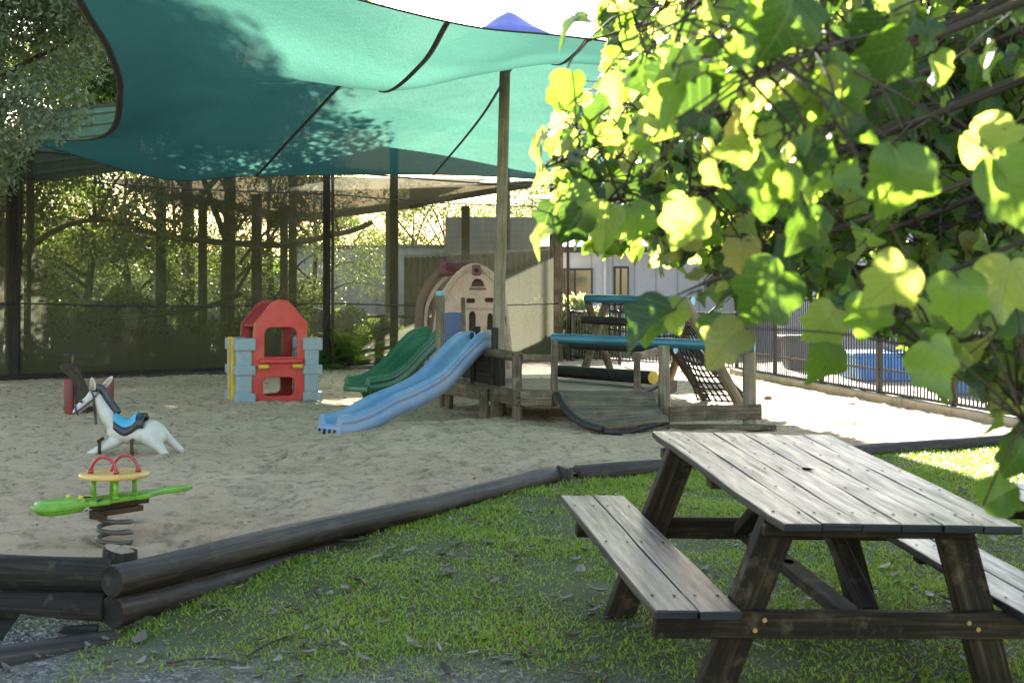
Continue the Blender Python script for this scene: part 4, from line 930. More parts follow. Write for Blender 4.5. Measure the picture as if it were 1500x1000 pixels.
# bottom left extension beyond the frame
WE = WP[0]-dirw*3.0
HW = 4.05
wall = empty('mesh_wall', tuple(WP[1]), 'tall dark mesh screen wall on posts and wires along the back of the sandpit', 'mesh wall')
for a, b in ((WE, WP[0]), (WP[0], WP[1]), (WP[1], WP[2])):
    m_ = MB(); n = 24; nz = 8; L = (b-a).length; nn = V((dirw.y, -dirw.x, 0))
    for i in range(n+1):
        for j in range(nz+1):
            p = a.lerp(b, i/n)+nn*(.03*math.sin(i*.7)*math.sin(j*.8)); m_.v.append((p.x, p.y, -.02+HW*j/nz))
    for i in range(n):
        for j in range(nz): q = i*(nz+1)+j; m_.face((q, q+nz+1, q+nz+2, q+1), None, 0, True)
    m_.build('mesh_panel', 'wall_mesh', wall)
def tim(name, a, b, w, h, mat='dark_timber', par=wall, up=(0, 1, 0)):
    m_ = MB(); m_.beam(a, b, w, h, up, 0, 1, .002); return m_.build(name, mat, par, bevel=.008)
nn = V((dirw.y, -dirw.x, 0))
tim('wall_post', WP[0]-nn*.06+V((0, 0, -.2)), WP[0]-nn*.06+V((0, 0, 4.1)), .22, .22); tim('wall_post', WP[0]+V((.16, .3, -.2)), WP[0]+V((.16, .3, 4.05)), .1, .1)
tim('wall_post', WP[1]+nn*.06+V((-.05, 0, -.2)), WP[1]+nn*.06+V((-.05, 0, 4.1)), .13, .13); tim('wall_post', WP[1]+nn*.08+V((.06, 0, -.2)), WP[1]+nn*.08+V((.06, 0, 4.05)), .055, .06, 'bark')
tim('wall_post', WP[2]+V((-.04, 0, -.2)), WP[2]+V((-.04, 0, 4.05)), .22, .2, 'grey_wood'); tim('wall_post', WP[2]+nn*.05+V((.15, 0, -.2)), WP[2]+nn*.05+V((.15, 0, 4.0)), .06, .08, 'rust_brown')
for z, r in ((1.31, .016), (3.48, .014), (3.95, .02)):
    for a, b in ((WE, WP[0]), (WP[0], WP[1]), (WP[1], WP[2])):
        m_ = MB(); m_.tube([a.lerp(b, i/12)+nn*.05+V((0, 0, z-.05*math.sin(math.pi*i/12))) for i in range(13)], r, 6); m_.build('wire', 'fence_black', wall)
m_ = MB(); m_.beam(WE+nn*.05+V((0, 0, .03)), WP[2]+nn*.05+V((0, 0, .03)), .05, .14, (0, 0, 1), 0, 1, .003); m_.build('base_board', 'dark_timber', wall)
lgb = tim('edging_sleeper', WP[0]+nn*.5+dirw*.5+V((0, 0, .0)), WP[1]+nn*.45+V((0, 0, .02)), .12, .09, 'bark', None, (0, 0, 1)); tag(lgb, 'half buried timber edging lying at the foot of the mesh wall', 'log', 'timbers at the foot of the mesh wall')
lgb2 = tim('edging_sleeper', WP[1]+nn*.45+dirw*.2+V((0, 0, .03)), WP[2]+nn*.35-dirw*.3+V((0, 0, .04)), .12, .1, 'grey_wood', None, (0, 0, 1)); tag(lgb2, 'pale timber edging at the foot of the wall right of the middle wall post', 'log', 'timbers at the foot of the mesh wall')
# ------------------------------------------------------------ green steel roof fascia over the wall at left
fas = empty('steel_awning', tuple(P(90, 210, 23.9)), 'faded green ribbed steel awning above the left end of the mesh wall', 'awning')
m_ = MB(); a0 = P(33, 264, 23.9); a1 = P(205, 243, 24.8); L = 2; ns = 64
for k in range(ns+1):
    t = k/ns; h = 1.12*t; yy = .10*t+.028*(1 if (k % 11) in (4, 5) else (.5 if (k % 11) in (3, 6) else 0))
    for (q, sl_) in ((a0, 0), (a1, .62)): m_.v.append(tuple(q+V((0, 0, h))+nn*(yy)*1.0))
for k in range(ns): m_.face((2*k, 2*k+1, 2*k+3, 2*k+2))
ob_ = m_.build('ribbed_sheet', 'green_steel', fas); sd = ob_.modifiers.new('s', 'SOLIDIFY'); sd.thickness = .004
m_ = MB(); m_.beam(a0+V((0, 0, 1.16)), a1+V((0, 0, 1.16)), .08, .06); m_.build('capping', 'fence_black', fas, bevel=.005)
m_ = MB(); m_.beam(a0+V((0, 0, -.02))+nn*.04, a1+V((0, 0, -.02))+nn*.04, .08, .08); m_.build('gutter', 'green_steel', fas, bevel=.005)
# ------------------------------------------------------------ aviary beyond the mesh
avi = empty('aviary_frame', tuple(P(420, 500, 30)*1.0), 'timber framed aviary with pitched netting roof seen through the mesh wall', 'aviary')
avi.location.z = 0; avi['_base'] = tuple(avi.location)
def avp(px, D, top=3.9, w=.2):
    p = P(px, 500, D); tim('aviary_post', V((p.x, D, -.2)), V((p.x, D, top)), w, w, 'dark_timber', avi)
for px, D, w in ((236, 28.5, .18), (297, 31, .17), (376, 30, .2), (416, 33, .17), (571, 33.5, .2), (682, 33.5, .2)): avp(px, D, 3.7, w)
cloth('roof_net', (.02, .022, .02), (.012, .014, .012), .28, .3)
for pts in ([P(380, 258, 27.2), P(715, 262, 30.2), P(615, 295, 36), P(395, 322, 36)], [P(150, 262, 26.5), P(380, 258, 27.2), P(395, 322, 36), P(250, 300, 36)], [P(600, 275, 29.5), P(830, 268, 31.8), P(820, 262, 36), P(600, 302, 36)]):
    m_ = MB(); 
    for p in pts: m_.v.append(tuple(p))
    m_.face((0, 1, 2, 3), [(0, 0), (3, 0), (3, 3), (0, 3)]); 
    ob_ = m_.build('roof_netting', 'roof_net', avi); sd = ob_.modifiers.new('s', 'SOLIDIFY'); sd.thickness = .01
tim('roof_beam', P(395, 325, 35.9), P(620, 298, 35.9), .12, .2, 'dark_timber', avi, (0, 0, 1)); tim('roof_beam', P(250, 285, 34), P(440, 322, 34), .12, .2, 'dark_timber', avi, (0, 0, 1)); tim('roof_beam', P(600, 300, 35.9), P(830, 262, 35.9), .1, .16, 'dark_timber', avi, (0, 0, 1))
m_ = MB(); tri = [(-4.95, 29.5), (-2.5, 27.9), (1.1, 33.3), (1.1, 34.3), (-2.3, 31.0), (-4.95, 31.0)]
m_.loft([[V((a, b, 5.26)) for a, b in tri], [V((a, b, 5.32)) for a, b in tri]], 0, sm=False); m_.build('sail_shade_roof', 'roof_metal', avi)  # unseen roof piece, added and cut to shade the sail's back edge
for a, b in ((-4.8, 29.9), (-2.45, 28.4), (1.0, 33.7)): tim('aviary_post', (a, b, -.2), (a, b, 5.26), .16, .16, 'dark_timber', avi)
def branch(pts, r0, r1, mat='bark', name='perch_log', par=None, label=None):
    m_ = MB(); pp = spline(pts, 6); m_.tube(pp, [r0+(r1-r0)*i/(len(pp)-1) for i in range(len(pp))], 10, wob=.15); o = m_.build(name, mat, par)
    if label: tag(o, label, 'perch branch', 'perch branches in the aviary')
    return o
b1 = branch([P(130, 318, 27.5), P(170, 326, 27.6), P(240, 345, 28), P(330, 356, 28.3), P(425, 360, 28.5)], .055, .07, label='long sagging perch branch behind the left half of the mesh wall')
b2 = branch([P(418, 361, 28.4), P(470, 348, 28.4), P(515, 338, 28.5), P(535, 330, 28.5), P(546, 325, 28.5)], .065, .05, label='forked perch branch rising just right of the middle wall post')
branch([P(497, 341, 28.4), P(492, 322, 28.4), P(489, 300, 28.4)], .03, .015, par=b2, name='twig')
branch([P(120, 480, 26.5), P(200, 466, 26.8), P(300, 450, 27.2), P(352, 430, 27.5)], .03, .05, label='low slanting perch branch left of the playhouse behind the mesh')
branch([P(640, 466, 30), P(560, 463, 29.6), P(500, 468, 29)], .04, .03, label='pale low branch lying behind the mesh between the middle post and the climber')
# ------------------------------------------------------------ vegetation
def cloud(name, clumps, n, size, mat, par, spread=.5, droop=.3, aspect=.42, flat=.8):
    c = np.array([[*q[:3]] for q in clumps]); r = np.array([q[3] for q in clumps]); w = r**2/np.sum(r**2)
    idx = rng.choice(len(c), n, p=w); off = rng.normal(size=(n, 3)); off /= np.linalg.norm(off, axis=1, keepdims=True)
    rad = rng.uniform(.15, 1, n)**.45; pos = c[idx]+off*(rad*r[idx])[:, None]*np.array([1, 1, flat])
    v, f = leaf_quads(pos, size, droop, aspect)
    return npmesh(name, v, f, mat, par, rnd=np.clip(rng.uniform(0, 1, n), 0, 1))
def tree(base, h, r, label, nleaf=16000, size=.09, leaf='dark_leaf', barkm='bark', lean=0, r0=.12, cz=.45, ncl=40, kind='tree', group=None, limbs=7, name='tree', sq=.8, seed=0):
    random.seed(seed*13+5); base = V(base); t = empty(name, tuple(base), label, kind, group)
    m_ = MB(); top = base+V((lean, random.uniform(-.2, .2), h*.82)); tr = spline([base+V((0, 0, -.2)), base+V((lean*.2+.05, 0, h*.25)), base.lerp(top, .6)+V((random.uniform(-.15, .15), 0, 0)), top], 6)
    m_.tube(tr, [r0*(1-.8*i/(len(tr)-1)) for i in range(len(tr))], 10, wob=.12)
    cl = []
    for i in range(limbs):
        s = tr[int(len(tr)*(.3+.6*i/limbs))]; a = random.uniform(0, 6.28); q = r*random.uniform(.6, 1); e = s+V((math.cos(a)*q, math.sin(a)*q, random.uniform(.15, .9)*r))
        m_.tube(spline([s, s.lerp(e, .5)+V((0, 0, .15*r)), e], 4), [r0*.42*(1-.8*k/8) for k in range(9)], 7, wob=.1); cl.append((*e, r*.33))
    m_.build('trunk', barkm, t)
    for i in range(ncl):
        a = random.uniform(0, 6.28); z = random.uniform(-1, 1); q = math.sqrt(1-z*z)*random.uniform(.35, 1)
        c = V((base.x+lean, base.y, base.z+h*cz+(h*(1-cz))/2)); cl.append((c.x+math.cos(a)*q*r, c.y+math.sin(a)*q*r, c.z+z*h*(1-cz)/2, r*random.uniform(.16, .34)))
    cloud('crown', cl, nleaf, size, leaf, t, flat=sq)
    return t
def bush(c, r, h, n, size, leaf, label, group='shrubs behind the mesh wall', stems=5, name='shrub', seed=0, cat='shrub'):
    random.seed(seed*7+3); c = V(c); t = empty(name, tuple(c), label, cat, group); m_ = MB(); cl = []
    for i in range(stems):
        a = random.uniform(0, 6.28); e = c+V((math.cos(a)*r*.6, math.sin(a)*r*.6, h*random.uniform(.5, .85))); m_.tube([c, c.lerp(e, .5)+V((0, 0, .05)), e], [.025, .016, .008], 6); cl.append((*e, r*.4))
    m_.build('stem', 'bark', t)
    for i in range(14): a = random.uniform(0, 6.28); q = random.uniform(0, .8); cl.append((c.x+math.cos(a)*q*r, c.y+math.sin(a)*q*r, c.z+h*random.uniform(.15, .9), r*random.uniform(.22, .42)))
    cloud('foliage', cl, n, size, leaf, t)
    return t
TG = 'trees seen through the mesh wall'
spec = [  # px, D, height, r, leaf, lean, label
 (122, 30, 5.6, 1.9, 'dark_leaf', .25, 'forked dark tree left of the first aviary post, trunk dividing at mid height'),
 (60, 32, 5.6, 1.9, 'bush_leaf', -.2, 'leafy tree right behind the left wall post, light yellow-green crown'),
 (185, 36, 6.3, 2.0, 'dark_leaf', .1, 'slim straight tree behind the mesh between the forked tree and the second aviary post'),
 (262, 40, 6.5, 2.2, 'dark_leaf', -.2, 'slender tree in the bright gap behind the long perch branch'),
 (330, 34, 6.0, 2.3, 'dark_leaf', .2, 'dense dark tree behind the mesh directly above the red playhouse, left one'),
 (395, 38, 6.2, 2.4, 'dark_leaf', 0, 'dense dark tree behind the mesh above the playhouse, right one'),
 (455, 44, 6.0, 2.4, 'dark_leaf', .1, 'dark tree behind the mesh just left of the middle wall post'),
 (505, 60, 5.2, 2.6, 'bush_leaf', 0, 'distant olive tree over the flat roof, right of the middle wall post'),
 (600, 62, 6.5, 2.8, 'bush_leaf', .2, 'distant tree behind the grey blockwork, left of the sail pole'),
 (655, 66, 7.0, 3.0, 'bush_leaf', -.2, 'distant tree with reddish trunk just left of the sail pole'),
 (780, 60, 7.2, 2.8, 'bush_leaf', 0, 'distant tree right of the sail pole behind the wall mesh')]
for i, (px, D, h, r, lf, ln, lb) in enumerate(spec):
    p = P(px, 500, D); tree((p.x, D, 0), h, r, lb, 10000 if D < 50 else 8000, .10 if D < 50 else .16, lf, 'bark', ln, .10+.004*h, .16 if D < 50 else .1, 34, group=TG, seed=i)
# pale airy trees behind the white building
for i, (px, D, h, r, lb) in enumerate(((862, 58, 8.2, 3.0, 'pale sunlit gum tree behind the white building, next to the right wall post'), (985, 70, 13.5, 4, 'pale gum tree rising behind the white building roof above the sail corner'), (1120, 62, 11, 4.2, 'gum tree behind the foreground leaves over the building ridge'), (1290, 60, 12, 4.5, 'tall gum tree right of the building ridge behind the leaves'), (1450, 58, 11, 4.5, 'tall gum tree at the far right behind the leaves'))):
    p = P(px, 500, D); tree((p.x, D, 0), h, r, lb, 9000, .15, 'pale_leaf', 'pale_bark', .2, .2, .3, 34, group='gum trees behind the white building', seed=40+i)
# big silver-leaved tree at left, hanging in front of the awning
lt = tree((-8.9, 19.5, -.05), 8.6, 2.7, 'grey-green fine-leaved tree hanging over the awning at the upper left', 110000, .095, 'grey_leaf', 'bark', .1, .2, .36, 70, seed=77, limbs=12)
tree((-10.5, 27.5, 0), 9.5, 3.0, 'yellow-green backlit tree behind the grey-green tree at the upper left', 40000, .13, 'bush_leaf', 'bark', .4, .22, .3, 60, seed=78)
# tall trees beyond that throw the dappled shade on the left of the sail
tree((-6.7, 32.0, 0), 12.6, 3.9, 'tall dense tree behind the mesh whose crown hides behind the left half of the sail', 70000, .2, 'dark_leaf', 'bark', .1, .2, .46, 80, group=TG, seed=80)
tree((-8.6, 36.0, 0), 13.0, 3.8, 'tall dense tree behind the yellow-green tree, trunk at the left of the mesh', 50000, .2, 'dark_leaf', 'bark', .1, .22, .6, 80, group=TG, seed=81)
# shrubs in the aviary
sh = [(70, 26.2, .9, 1.5, 'bush_leaf', .13, 'bright yellow-green shrub behind the mesh just right of the left wall post'), (160, 27.5, .9, 1.6, 'bush_leaf', .13, 'tall bright shrub behind the mesh above the horse ears'), (205, 29, .8, 1.9, 'bush_leaf', .12, 'loose sunlit shrub behind the mesh left of the playhouse'),
      (255, 27, .8, .95, 'dark_leaf', .1, 'low dark shrub behind the mesh left of the playhouse'), (330, 28.2, .9, 1.1, 'dark_leaf', .1, 'low dark shrub behind the playhouse'), (505, 29, .8, 1.35, 'bush_leaf', .12, 'sunlit glossy shrub right of the middle wall post'), (545, 30.5, .8, 1.15, 'bush_leaf', .12, 'glossy shrub behind the mesh above the green slide'),
      (450, 31, .9, 1.4, 'bush_leaf', .12, 'glossy shrub behind the mesh left of the middle wall post'), (600, 30.5, .7, .8, 'dark_leaf', .1, 'low dark shrub left of the brown arch'), (110, 26, .8, .8, 'dark_leaf', .1, 'low dark shrub behind the old red rider'), (430, 28.2, .8, .7, 'dark_leaf', .1, 'low dark shrub right of the playhouse behind the mesh')]
for i, (px, D, r, h, lf, sz, lb) in enumerate(sh):
    p = P(px, 500, D); bush((p.x, D, -.1), r, h, 4200, sz, lf, lb, seed=i)
for i, (px, D, r, h, lb) in enumerate(((795, 33.4, .8, 1.5, 'fluffy pale grass-like shrub behind the mesh near the right wall post'), (845, 32.2, .7, 1.7, 'tall pale feathery shrub outside, between the right wall post and the black fence'), (872, 33, .7, 1.3, 'pale feathery shrub behind the black fence below the dark window'))):
    p = P(px, 500, D); bush((p.x, D, -.1), r, h, 3200, .13, 'pale_leaf', lb, 'pale shrubs by the building', seed=60+i)
def palm(c, h, n, L, label, group, mat='bush_leaf', droop=.9, seed=0):
    random.seed(seed); c = V(c); t = empty('palm', tuple(c), label, 'palm', group)
    m_ = MB(); m_.tube([c+V((0, 0, -.1)), c+V((0, 0, h))], [.09, .07], 10, wob=.1); m_.build('trunk', 'bark', t)
    vs, fs, rn = [], [], []
    for k in range(n):
        a = 6.28*k/n+random.uniform(-.2, .2); el = random.uniform(.3, 1.3); d = V((math.cos(a)*math.cos(el), math.sin(a)*math.cos(el), math.sin(el))); p = c+V((0, 0, h)); 
        for j in range(22):
            d2 = (d+V((0, 0, -droop*j/22))).normalized(); q = p+d2*(L/22); sd_ = d2.cross(V((0, 0, 1))).normalized()
            for sgn in (-1, 1):
                l = L*.32*math.sin(math.pi*min(1, (j+2)/23))+.04; e = q+(sd_*sgn+d2*.6+V((0, 0, -.35))).normalized()*l; w = d2*.014; b = len(vs); vs += [tuple(p-w), tuple(p+w), tuple(e)]; fs.append((b, b+1, b+2)); rn.append(random.random())
            p = q
    npmesh('fronds', np.array(vs), np.array(fs), mat, t, rnd=np.array(rn)); return t
PG = 'palms behind the mesh wall'
for i, (px, D, h, L, lb) in enumerate(((408, 27.5, .9, 1.3, 'spiky dark palm behind the mesh right above the playhouse'), (88, 28, .8, 1.4, 'dark palm behind the mesh left of the forked tree'), (285, 26.6, .1, 1.1, 'low fan of palm fronds behind the mesh left of the playhouse'), (520, 27.3, .1, 1.1, 'low fan of palm fronds behind the green slide'), (465, 27, .05, .9, 'low palm fronds at the foot of the middle wall post'))):
    p = P(px, 500, D); palm((p.x, D, 0), h, 15, L, lb, PG, 'dark_leaf' if i < 2 else 'bush_leaf', seed=90+i)
# ground cover strip behind the mesh
n = 26000; xx = rng.uniform(-10, 2.4, n); base_y = WP[0].y+(xx-WP[0].x)*(dirw.y/dirw.x); yy = base_y+.3+rng.uniform(0, 1, n)**1.5*9; zz = rng.uniform(0, .55, n)*(.6+.4*fbm(xx, yy, .8))
v, f = leaf_quads(np.stack([xx, yy, zz], 1), .12, -.3, .3); tag(npmesh('ground_cover', v, f, 'dark_leaf', rnd=rng.uniform(0, 1, n)), kind='stuff')
# bush behind white fence right
# ------------------------------------------------------------ buildings
def bx(name, lo, hi, mat, par, bev=0):
    m_ = MB(); m_.box(lo, hi); return m_.build(name, mat, par, bevel=bev)
bl1 = empty('white_building', (4.6, 38, 0), 'low white building with pale metal roof and dark windows beyond the fence', 'building')
bx('wall', (1.0, 38, -.1), (9.5, 44, 2.72), 'white_siding', bl1)
for (x0, x1, y0, y1, mul) in ((825, 868, 393, 478, 842), (899, 921, 390, 455, 909)):
    a, b = P(x0, y1, 37.97), P(x1, y0, 37.97)
    w_ = bx('window', (a.x, 37.90, a.z), (b.x, 37.99, b.z), 'fence_black', bl1, .005); bx('pane', (a.x+.05, 37.88, a.z+.05), (P(mul, 0, 37.9).x-.03, 37.895, b.z-.06), 'window_glass', w_); bx('pane', (P(mul, 0, 37.9).x+.03, 37.88, a.z+.05), (b.x-.05, 37.895, b.z-.06), 'window_glass', w_)
m_ = MB(); e0 = [V((.6, 37.4, 2.78)), V((10, 37.4, 2.78)), V((10, 43, 4.7)), V((2.8, 43, 4.7))]; m_.loft([e0, [p+V((0, 0, .1)) for p in e0]], 0, sm=False); m_.build('roof', 'roof_metal', bl1)
bx('gutter', (.6, 37.28, 2.70), (10, 37.4, 2.86), 'fence_black', bl1, .01)
bx('downpipe', (P(884, 0, 37.9).x, 37.9, 0), (P(886, 0, 37.9).x+.04, 37.97, 2.7), 'white_paint', bl1)
bl2 = empty('weatherboard_building', (10, 31, 0), 'tall lilac-grey weatherboard building at right behind the fence and leaves', 'building')
bx('wall', (6.2, 31, -.1), (24, 38, 3.3), 'weatherboard', bl2)
m_ = MB(); e0 = [V((5.8, 30.4, 3.34)), V((24.4, 30.4, 3.34)), V((24.4, 35, 4.9)), V((5.8, 35, 4.9))]; m_.loft([e0, [p+V((0, 0, .1)) for p in e0]], 0, sm=False); m_.build('roof', 'roof_metal', bl2)
for x0 in (9.2, 14.5):
    w_ = bx('window', (x0, 30.93, 1.0), (x0+1.5, 31.01, 2.2), 'fence_black', bl2, .005); bx('pane', (x0+.06, 30.91, 1.06), (x0+1.44, 30.925, 2.14), 'window_glass', w_)
bl3 = empty('blockwork_building', (0, 44, 0), 'grey blockwork buildings with flat roofs seen through the mesh', 'building')
a = P(652, 318, 47); b = P(835, 500, 47); bx('wall', (a.x, 47, -.1), (b.x+.6, 52, a.z), 'grey_block', bl3)
a = P(430, 375, 52); bx('low_wall', (a.x, 52, -.1), (P(655, 0, 52).x, 58, a.z+.3), 'white_paint', bl3); bx('roof_edge', (a.x-.1, 51.9, a.z+.3), (P(655, 0, 52).x, 58, a.z+.42), 'grey_concrete', bl3)
shd = empty('steel_fence', (-.5, 35, 0), 'corrugated steel boundary wall with scalloped top behind the mesh, above the climber', 'steel wall')
m_ = MB(); s0 = P(592, 377, 37); s1 = P(823, 366, 36.2); n = 200
for i in range(n+1):
    t = i/n; p = s0.lerp(s1, t); off = .03*math.sin(t*2*math.pi*28); m_.v += [(p.x, p.y+off, -.1), (p.x, p.y+off, p.z+.02*math.sin(t*2*math.pi*28))]
for i in range(n): m_.face((2*i, 2*i+2, 2*i+3, 2*i+1), None, 0, True)
m_.build('corrugated_sheet', 'grey_concrete', shd).modifiers.new('s', 'SOLIDIFY').thickness = .01
m_ = MB(); m_.beam(s0+V((0, -.03, .03)), s1+V((0, -.03, .03)), .1, .05); m_.build('capping', 'white_paint', shd)
lw = empty('low_wall', (-8, 50, 0), 'pale long low wall far behind the mesh at left', 'wall'); a = P(110, 412, 52); bx('wall_face', (a.x, 52, 0), (P(480, 0, 52).x, 52.3, a.z), 'grey_block', lw); bx('coping', (a.x, 51.95, a.z), (P(480, 0, 52).x, 52.35, a.z+.12), 'white_paint', lw)
# far tree line as one mass
n = 60000; xx = rng.uniform(-60, 70, n); yy = rng.uniform(85, 100, n); top = 4.2+2.2*fbm(xx, yy*0, .12)+1.0*fbm(xx, yy*0, .5)
zz = rng.uniform(0, 1, n)**.8*top; v, f = leaf_quads(np.stack([xx, yy, zz], 1), .75, .1, .6); tag(npmesh('distant_woods', v, f, 'bush_leaf', rnd=rng.uniform(0, 1, n)), kind='stuff')
# conical tent top beyond the sail
tn = empty('conical_tent', (P(745, 0, 47).x, 47, 0), 'blue and teal pointed shade canopy top showing above the sail', 'canopy'); ap = P(745, 19, 47); m_ = MB(); rr = []
for z, r in ((0, .16), (-.15, .4), (-.62, 1.15), (-1.25, 2.4)): rr.append([ap+V((r*math.cos(t), r*math.sin(t), z)) for t in [2*math.pi*i/24 for i in range(24)]])
m_.loft(rr[::-1], 0); m_.build('canopy', 'tent_blue', tn); m_ = MB(); m_.tube([(ap.x, 47, -.1), (ap.x, 47, ap.z-.05)], .06, 10); m_.build('mast', 'steel_dark', tn)
# ------------------------------------------------------------ black picket fence
def fence(a, b, h, label, npan, pitch=.1, curb=True, dz=.0):
    a, b = V(a), V(b); L = (b-a).length; d = (b-a).normalized(); t = empty('picket_fence', tuple(a), label, 'fence', 'black picket fences')
    for k in range(npan):
        p = a.lerp(b, k/npan); q = a.lerp(b, (k+1)/npan); l = (q-p).length; m_ = MB(); npk = int(l/pitch)
        for i in range(1, npk): c = p+d*(l*i/npk); m_.beam(c+V((0, 0, .10+dz)), c+V((0, 0, h)), .018, .018, d)
        m_.beam(p+V((0, 0, h)), q+V((0, 0, h)), .035, .035); m_.beam(p+V((0, 0, .12+dz)), q+V((0, 0, .12+dz)), .035, .035)
        if h > 1.2: m_.beam(p+V((0, 0, .42)), q+V((0, 0, .42)), .03, .03)
        m_.build('picket_panel', 'fence_black', t)
    for k in range(npan+1):
        p = a.lerp(b, k/npan); m_ = MB(); m_.beam(p+V((0, 0, -.05)), p+V((0, 0, h+.04)), .06, .06, d); m_.build('post', 'fence_black', t, bevel=.004)
    return t
FA = V((4.15, 25.2, 0)); FB = V((5.75, 11.6, 0))
fence(FA, FB, 1.36, 'long black picket fence on the right edge of the sand running towards the camera', 6)
fence((1.35, 30.8, 0), FA, 1.12, 'short black picket fence between the right wall post and the fence corner', 3, .13)
cb = MB(); cb.beam(FA+V((-.02, .1, .03)), FB+V((-.02, 0, .0)), .22, .16, (0, 0, 1), 0, 1, .006); tag(cb.build('concrete_kerb', 'pale_concrete', bevel=.015), 'pale crumbling concrete kerb under the black picket fence', 'kerb')
# lawn/paving beyond the fence
m_ = MB(); m_.v = [(FA.x+.2, FA.y+1, .012), (FB.x+.2, FB.y, .012), (16, 11, .012), (18, 31, .012), (6, 31, .012)]; m_.face(range(5)); pv = m_.build('path', 'pale_concrete'); tag(pv, kind='structure')
# stones on the sunlit sand
random.seed(5)
for i, (px, py, s, lb) in enumerate(((1120, 555, .10, 'orange-brown stone by the kerb behind the blue handrail end'), (1125, 585, .05, 'small dark stone on the bright sand right of the climbing logs'), (1228, 567, .06, 'small pale stone on the kerb under the fence'))):
    p = G(px, py); m_ = MB(); m_.ball((p.x, p.y, s*.4), s, 0, 7, (1.2, 1, .7)); o = m_.build('stone', 'tan_log'); tag(o, lb, 'stone', 'stones on the sand')
# blue tank and grey bin behind the fence
def tank(x0, x1, y0, y1, h, mat, label, name, cat):
    t = empty(name, ((x0+x1)/2, (y0+y1)/2, 0), label, cat); m_ = MB()
    m_.loft([[V((x0+.08, y0+.06, .02)), V((x1-.08, y0+.06, .02)), V((x1-.08, y1-.06, .02)), V((x0+.08, y1-.06, .02))], [V((x0, y0, h)), V((x1, y0, h)), V((x1, y1, h)), V((x0, y1, h))]], 0, sm=False); m_.build('tub', mat, t, bevel=.03)
    m_ = MB(); m_.box((x0-.04, y0-.04, h), (x1+.04, y1+.04, h+.07)); m_.build('rim', mat, t, bevel=.02)
    k = int((x1-x0)/.45)
    for i in range(k+1):
        x = x0+.1+(x1-x0-.2)*i/k; m_ = MB(); m_.beam((x+.0, y0+.03, .05), (x, y0-.02, h), .05, .04, (0, 1, 0)); m_.build('rib', mat, t, bevel=.01)
    return t
tank(5.7, 7.4, 22.6, 24.2, .42, 'container_blue', 'bright blue low rectangular tub behind the fence, left one', 'blue_tub', 'tub')
tank(6.1, 8.2, 19.2, 20.6, .40, 'container_blue', 'bright blue low tub behind the fence close to the hanging leaves, right one', 'blue_tub', 'tub')
tank(5.3, 5.95, 26.5, 27.1, .62, 'grey_bin', 'grey plastic bin standing behind the fence left of the blue tubs', 'grey_bin', 'bin')
# hedge behind the fence at far right
for i, (x, y, r, h, lb) in enumerate(((7.6, 15.2, .9, 1.5, 'leafy shrub behind the fence at the far right edge'), (8.9, 18, 1.2, 2.0, 'larger leafy shrub beyond the fence at the far right'))): bush((x, y, 0), r, h, 4200, .11, 'bush_leaf', lb, 'shrubs beyond the black fence', seed=70+i)
# ------------------------------------------------------------ foreground tree with big lobed leaves
ft = empty('broadleaf_tree', (3.3, 2.6, -.45), 'broadleaf tree with large lobed yellow-green leaves hanging in from the right', 'tree')
lobes = [(0, .03), (.06, -.03), (.18, -.07), (.33, -.03), (.44, .07), (.49, .20), (.47, .33), (.43, .42), (.49, .50), (.50, .62), (.39, .68), (.28, .70), (.22, .80), (.12, .92), (.04, 1.0), (0, 1.02)]
half = []
for q_, (a_, b_) in enumerate(zip(lobes, lobes[1:])):
    half.append(a_)
    if 2 < q_ < len(lobes)-2: half.append(((a_[0]+b_[0])/2*1.035+.004, (a_[1]+b_[1])/2+.006))
half.append(lobes[-1]); outline = [(x, y) for x, y in half]+[(-x, y) for x, y in half[-2:0:-1]]
def leaf_variant(curl, fold, tw, twy):
    """vertices of one leaf (unit length), centre fan rings for smooth bending"""
    pts = []; nO = len(outline); mid = (0, .42)
    rings = [.0, .5, 1.0]
    V_ = [(0, .42, 0)]
    for q in rings[1:]:
        for i, (x, y) in enumerate(outline): V_.append((mid[0]+(x-mid[0])*q, mid[1]+(y-mid[1])*q, 0))
    out = []
    for x, y, z in V_:
        z = fold*abs(x)*1.1+curl*(y-.3)**2*1.3+tw*x*y*1.2+twy*math.sin(y*7+x*5)*.05-.10*x*x
        out.append((x, y, z))
    tris = []
    for i in range(nO):
        j = (i+1) % nO; tris.append((0, 1+i, 1+j)); a, b, c, d = 1+i, 1+nO+i, 1+nO+j, 1+j; tris.append((a, b, c)); tris.append((a, c, d))
    return np.array(out), np.array(tris)
VARS = [leaf_variant(-.5, .25, .2, 1), leaf_variant(-.9, .45, -.3, .5), leaf_variant(.2, -.2, .3, 1.2), leaf_variant(-.3, .7, .1, .6), leaf_variant(-1.1, .1, -.2, 1)]
LV, LF, LR, LU = [], [], [], []; cnt = 0
def add_leaf(base, dirv, nrm, L, var=None, rnd=None):
    global cnt
    vs, fs = VARS[random.randrange(5) if var is None else var]
    y = V(dirv).normalized(); n = V(nrm); n = (n-y*n.dot(y)).normalized(); x = y.cross(n)
    M = np.array([[x.x, y.x, n.x], [x.y, y.y, n.y], [x.z, y.z, n.z]]); w = (vs*L) @ M.T+np.array(base)
    LU.append(vs[:, :2]*L*0+vs[:, :2]); LV.append(w); LF.append(fs+cnt); cnt += len(w); LR.append(np.full(len(fs), random.random() if rnd is None else rnd))
random.seed(21)
limb_mb = MB(); twig_mb = MB()
def limb(pts, r0, r1, mb=limb_mb, n=6):
    pp = spline(pts, n); mb.tube(pp, [r0+(r1-r0)*i/(len(pp)-1) for i in range(len(pp))], 9, wob=.1); return pp
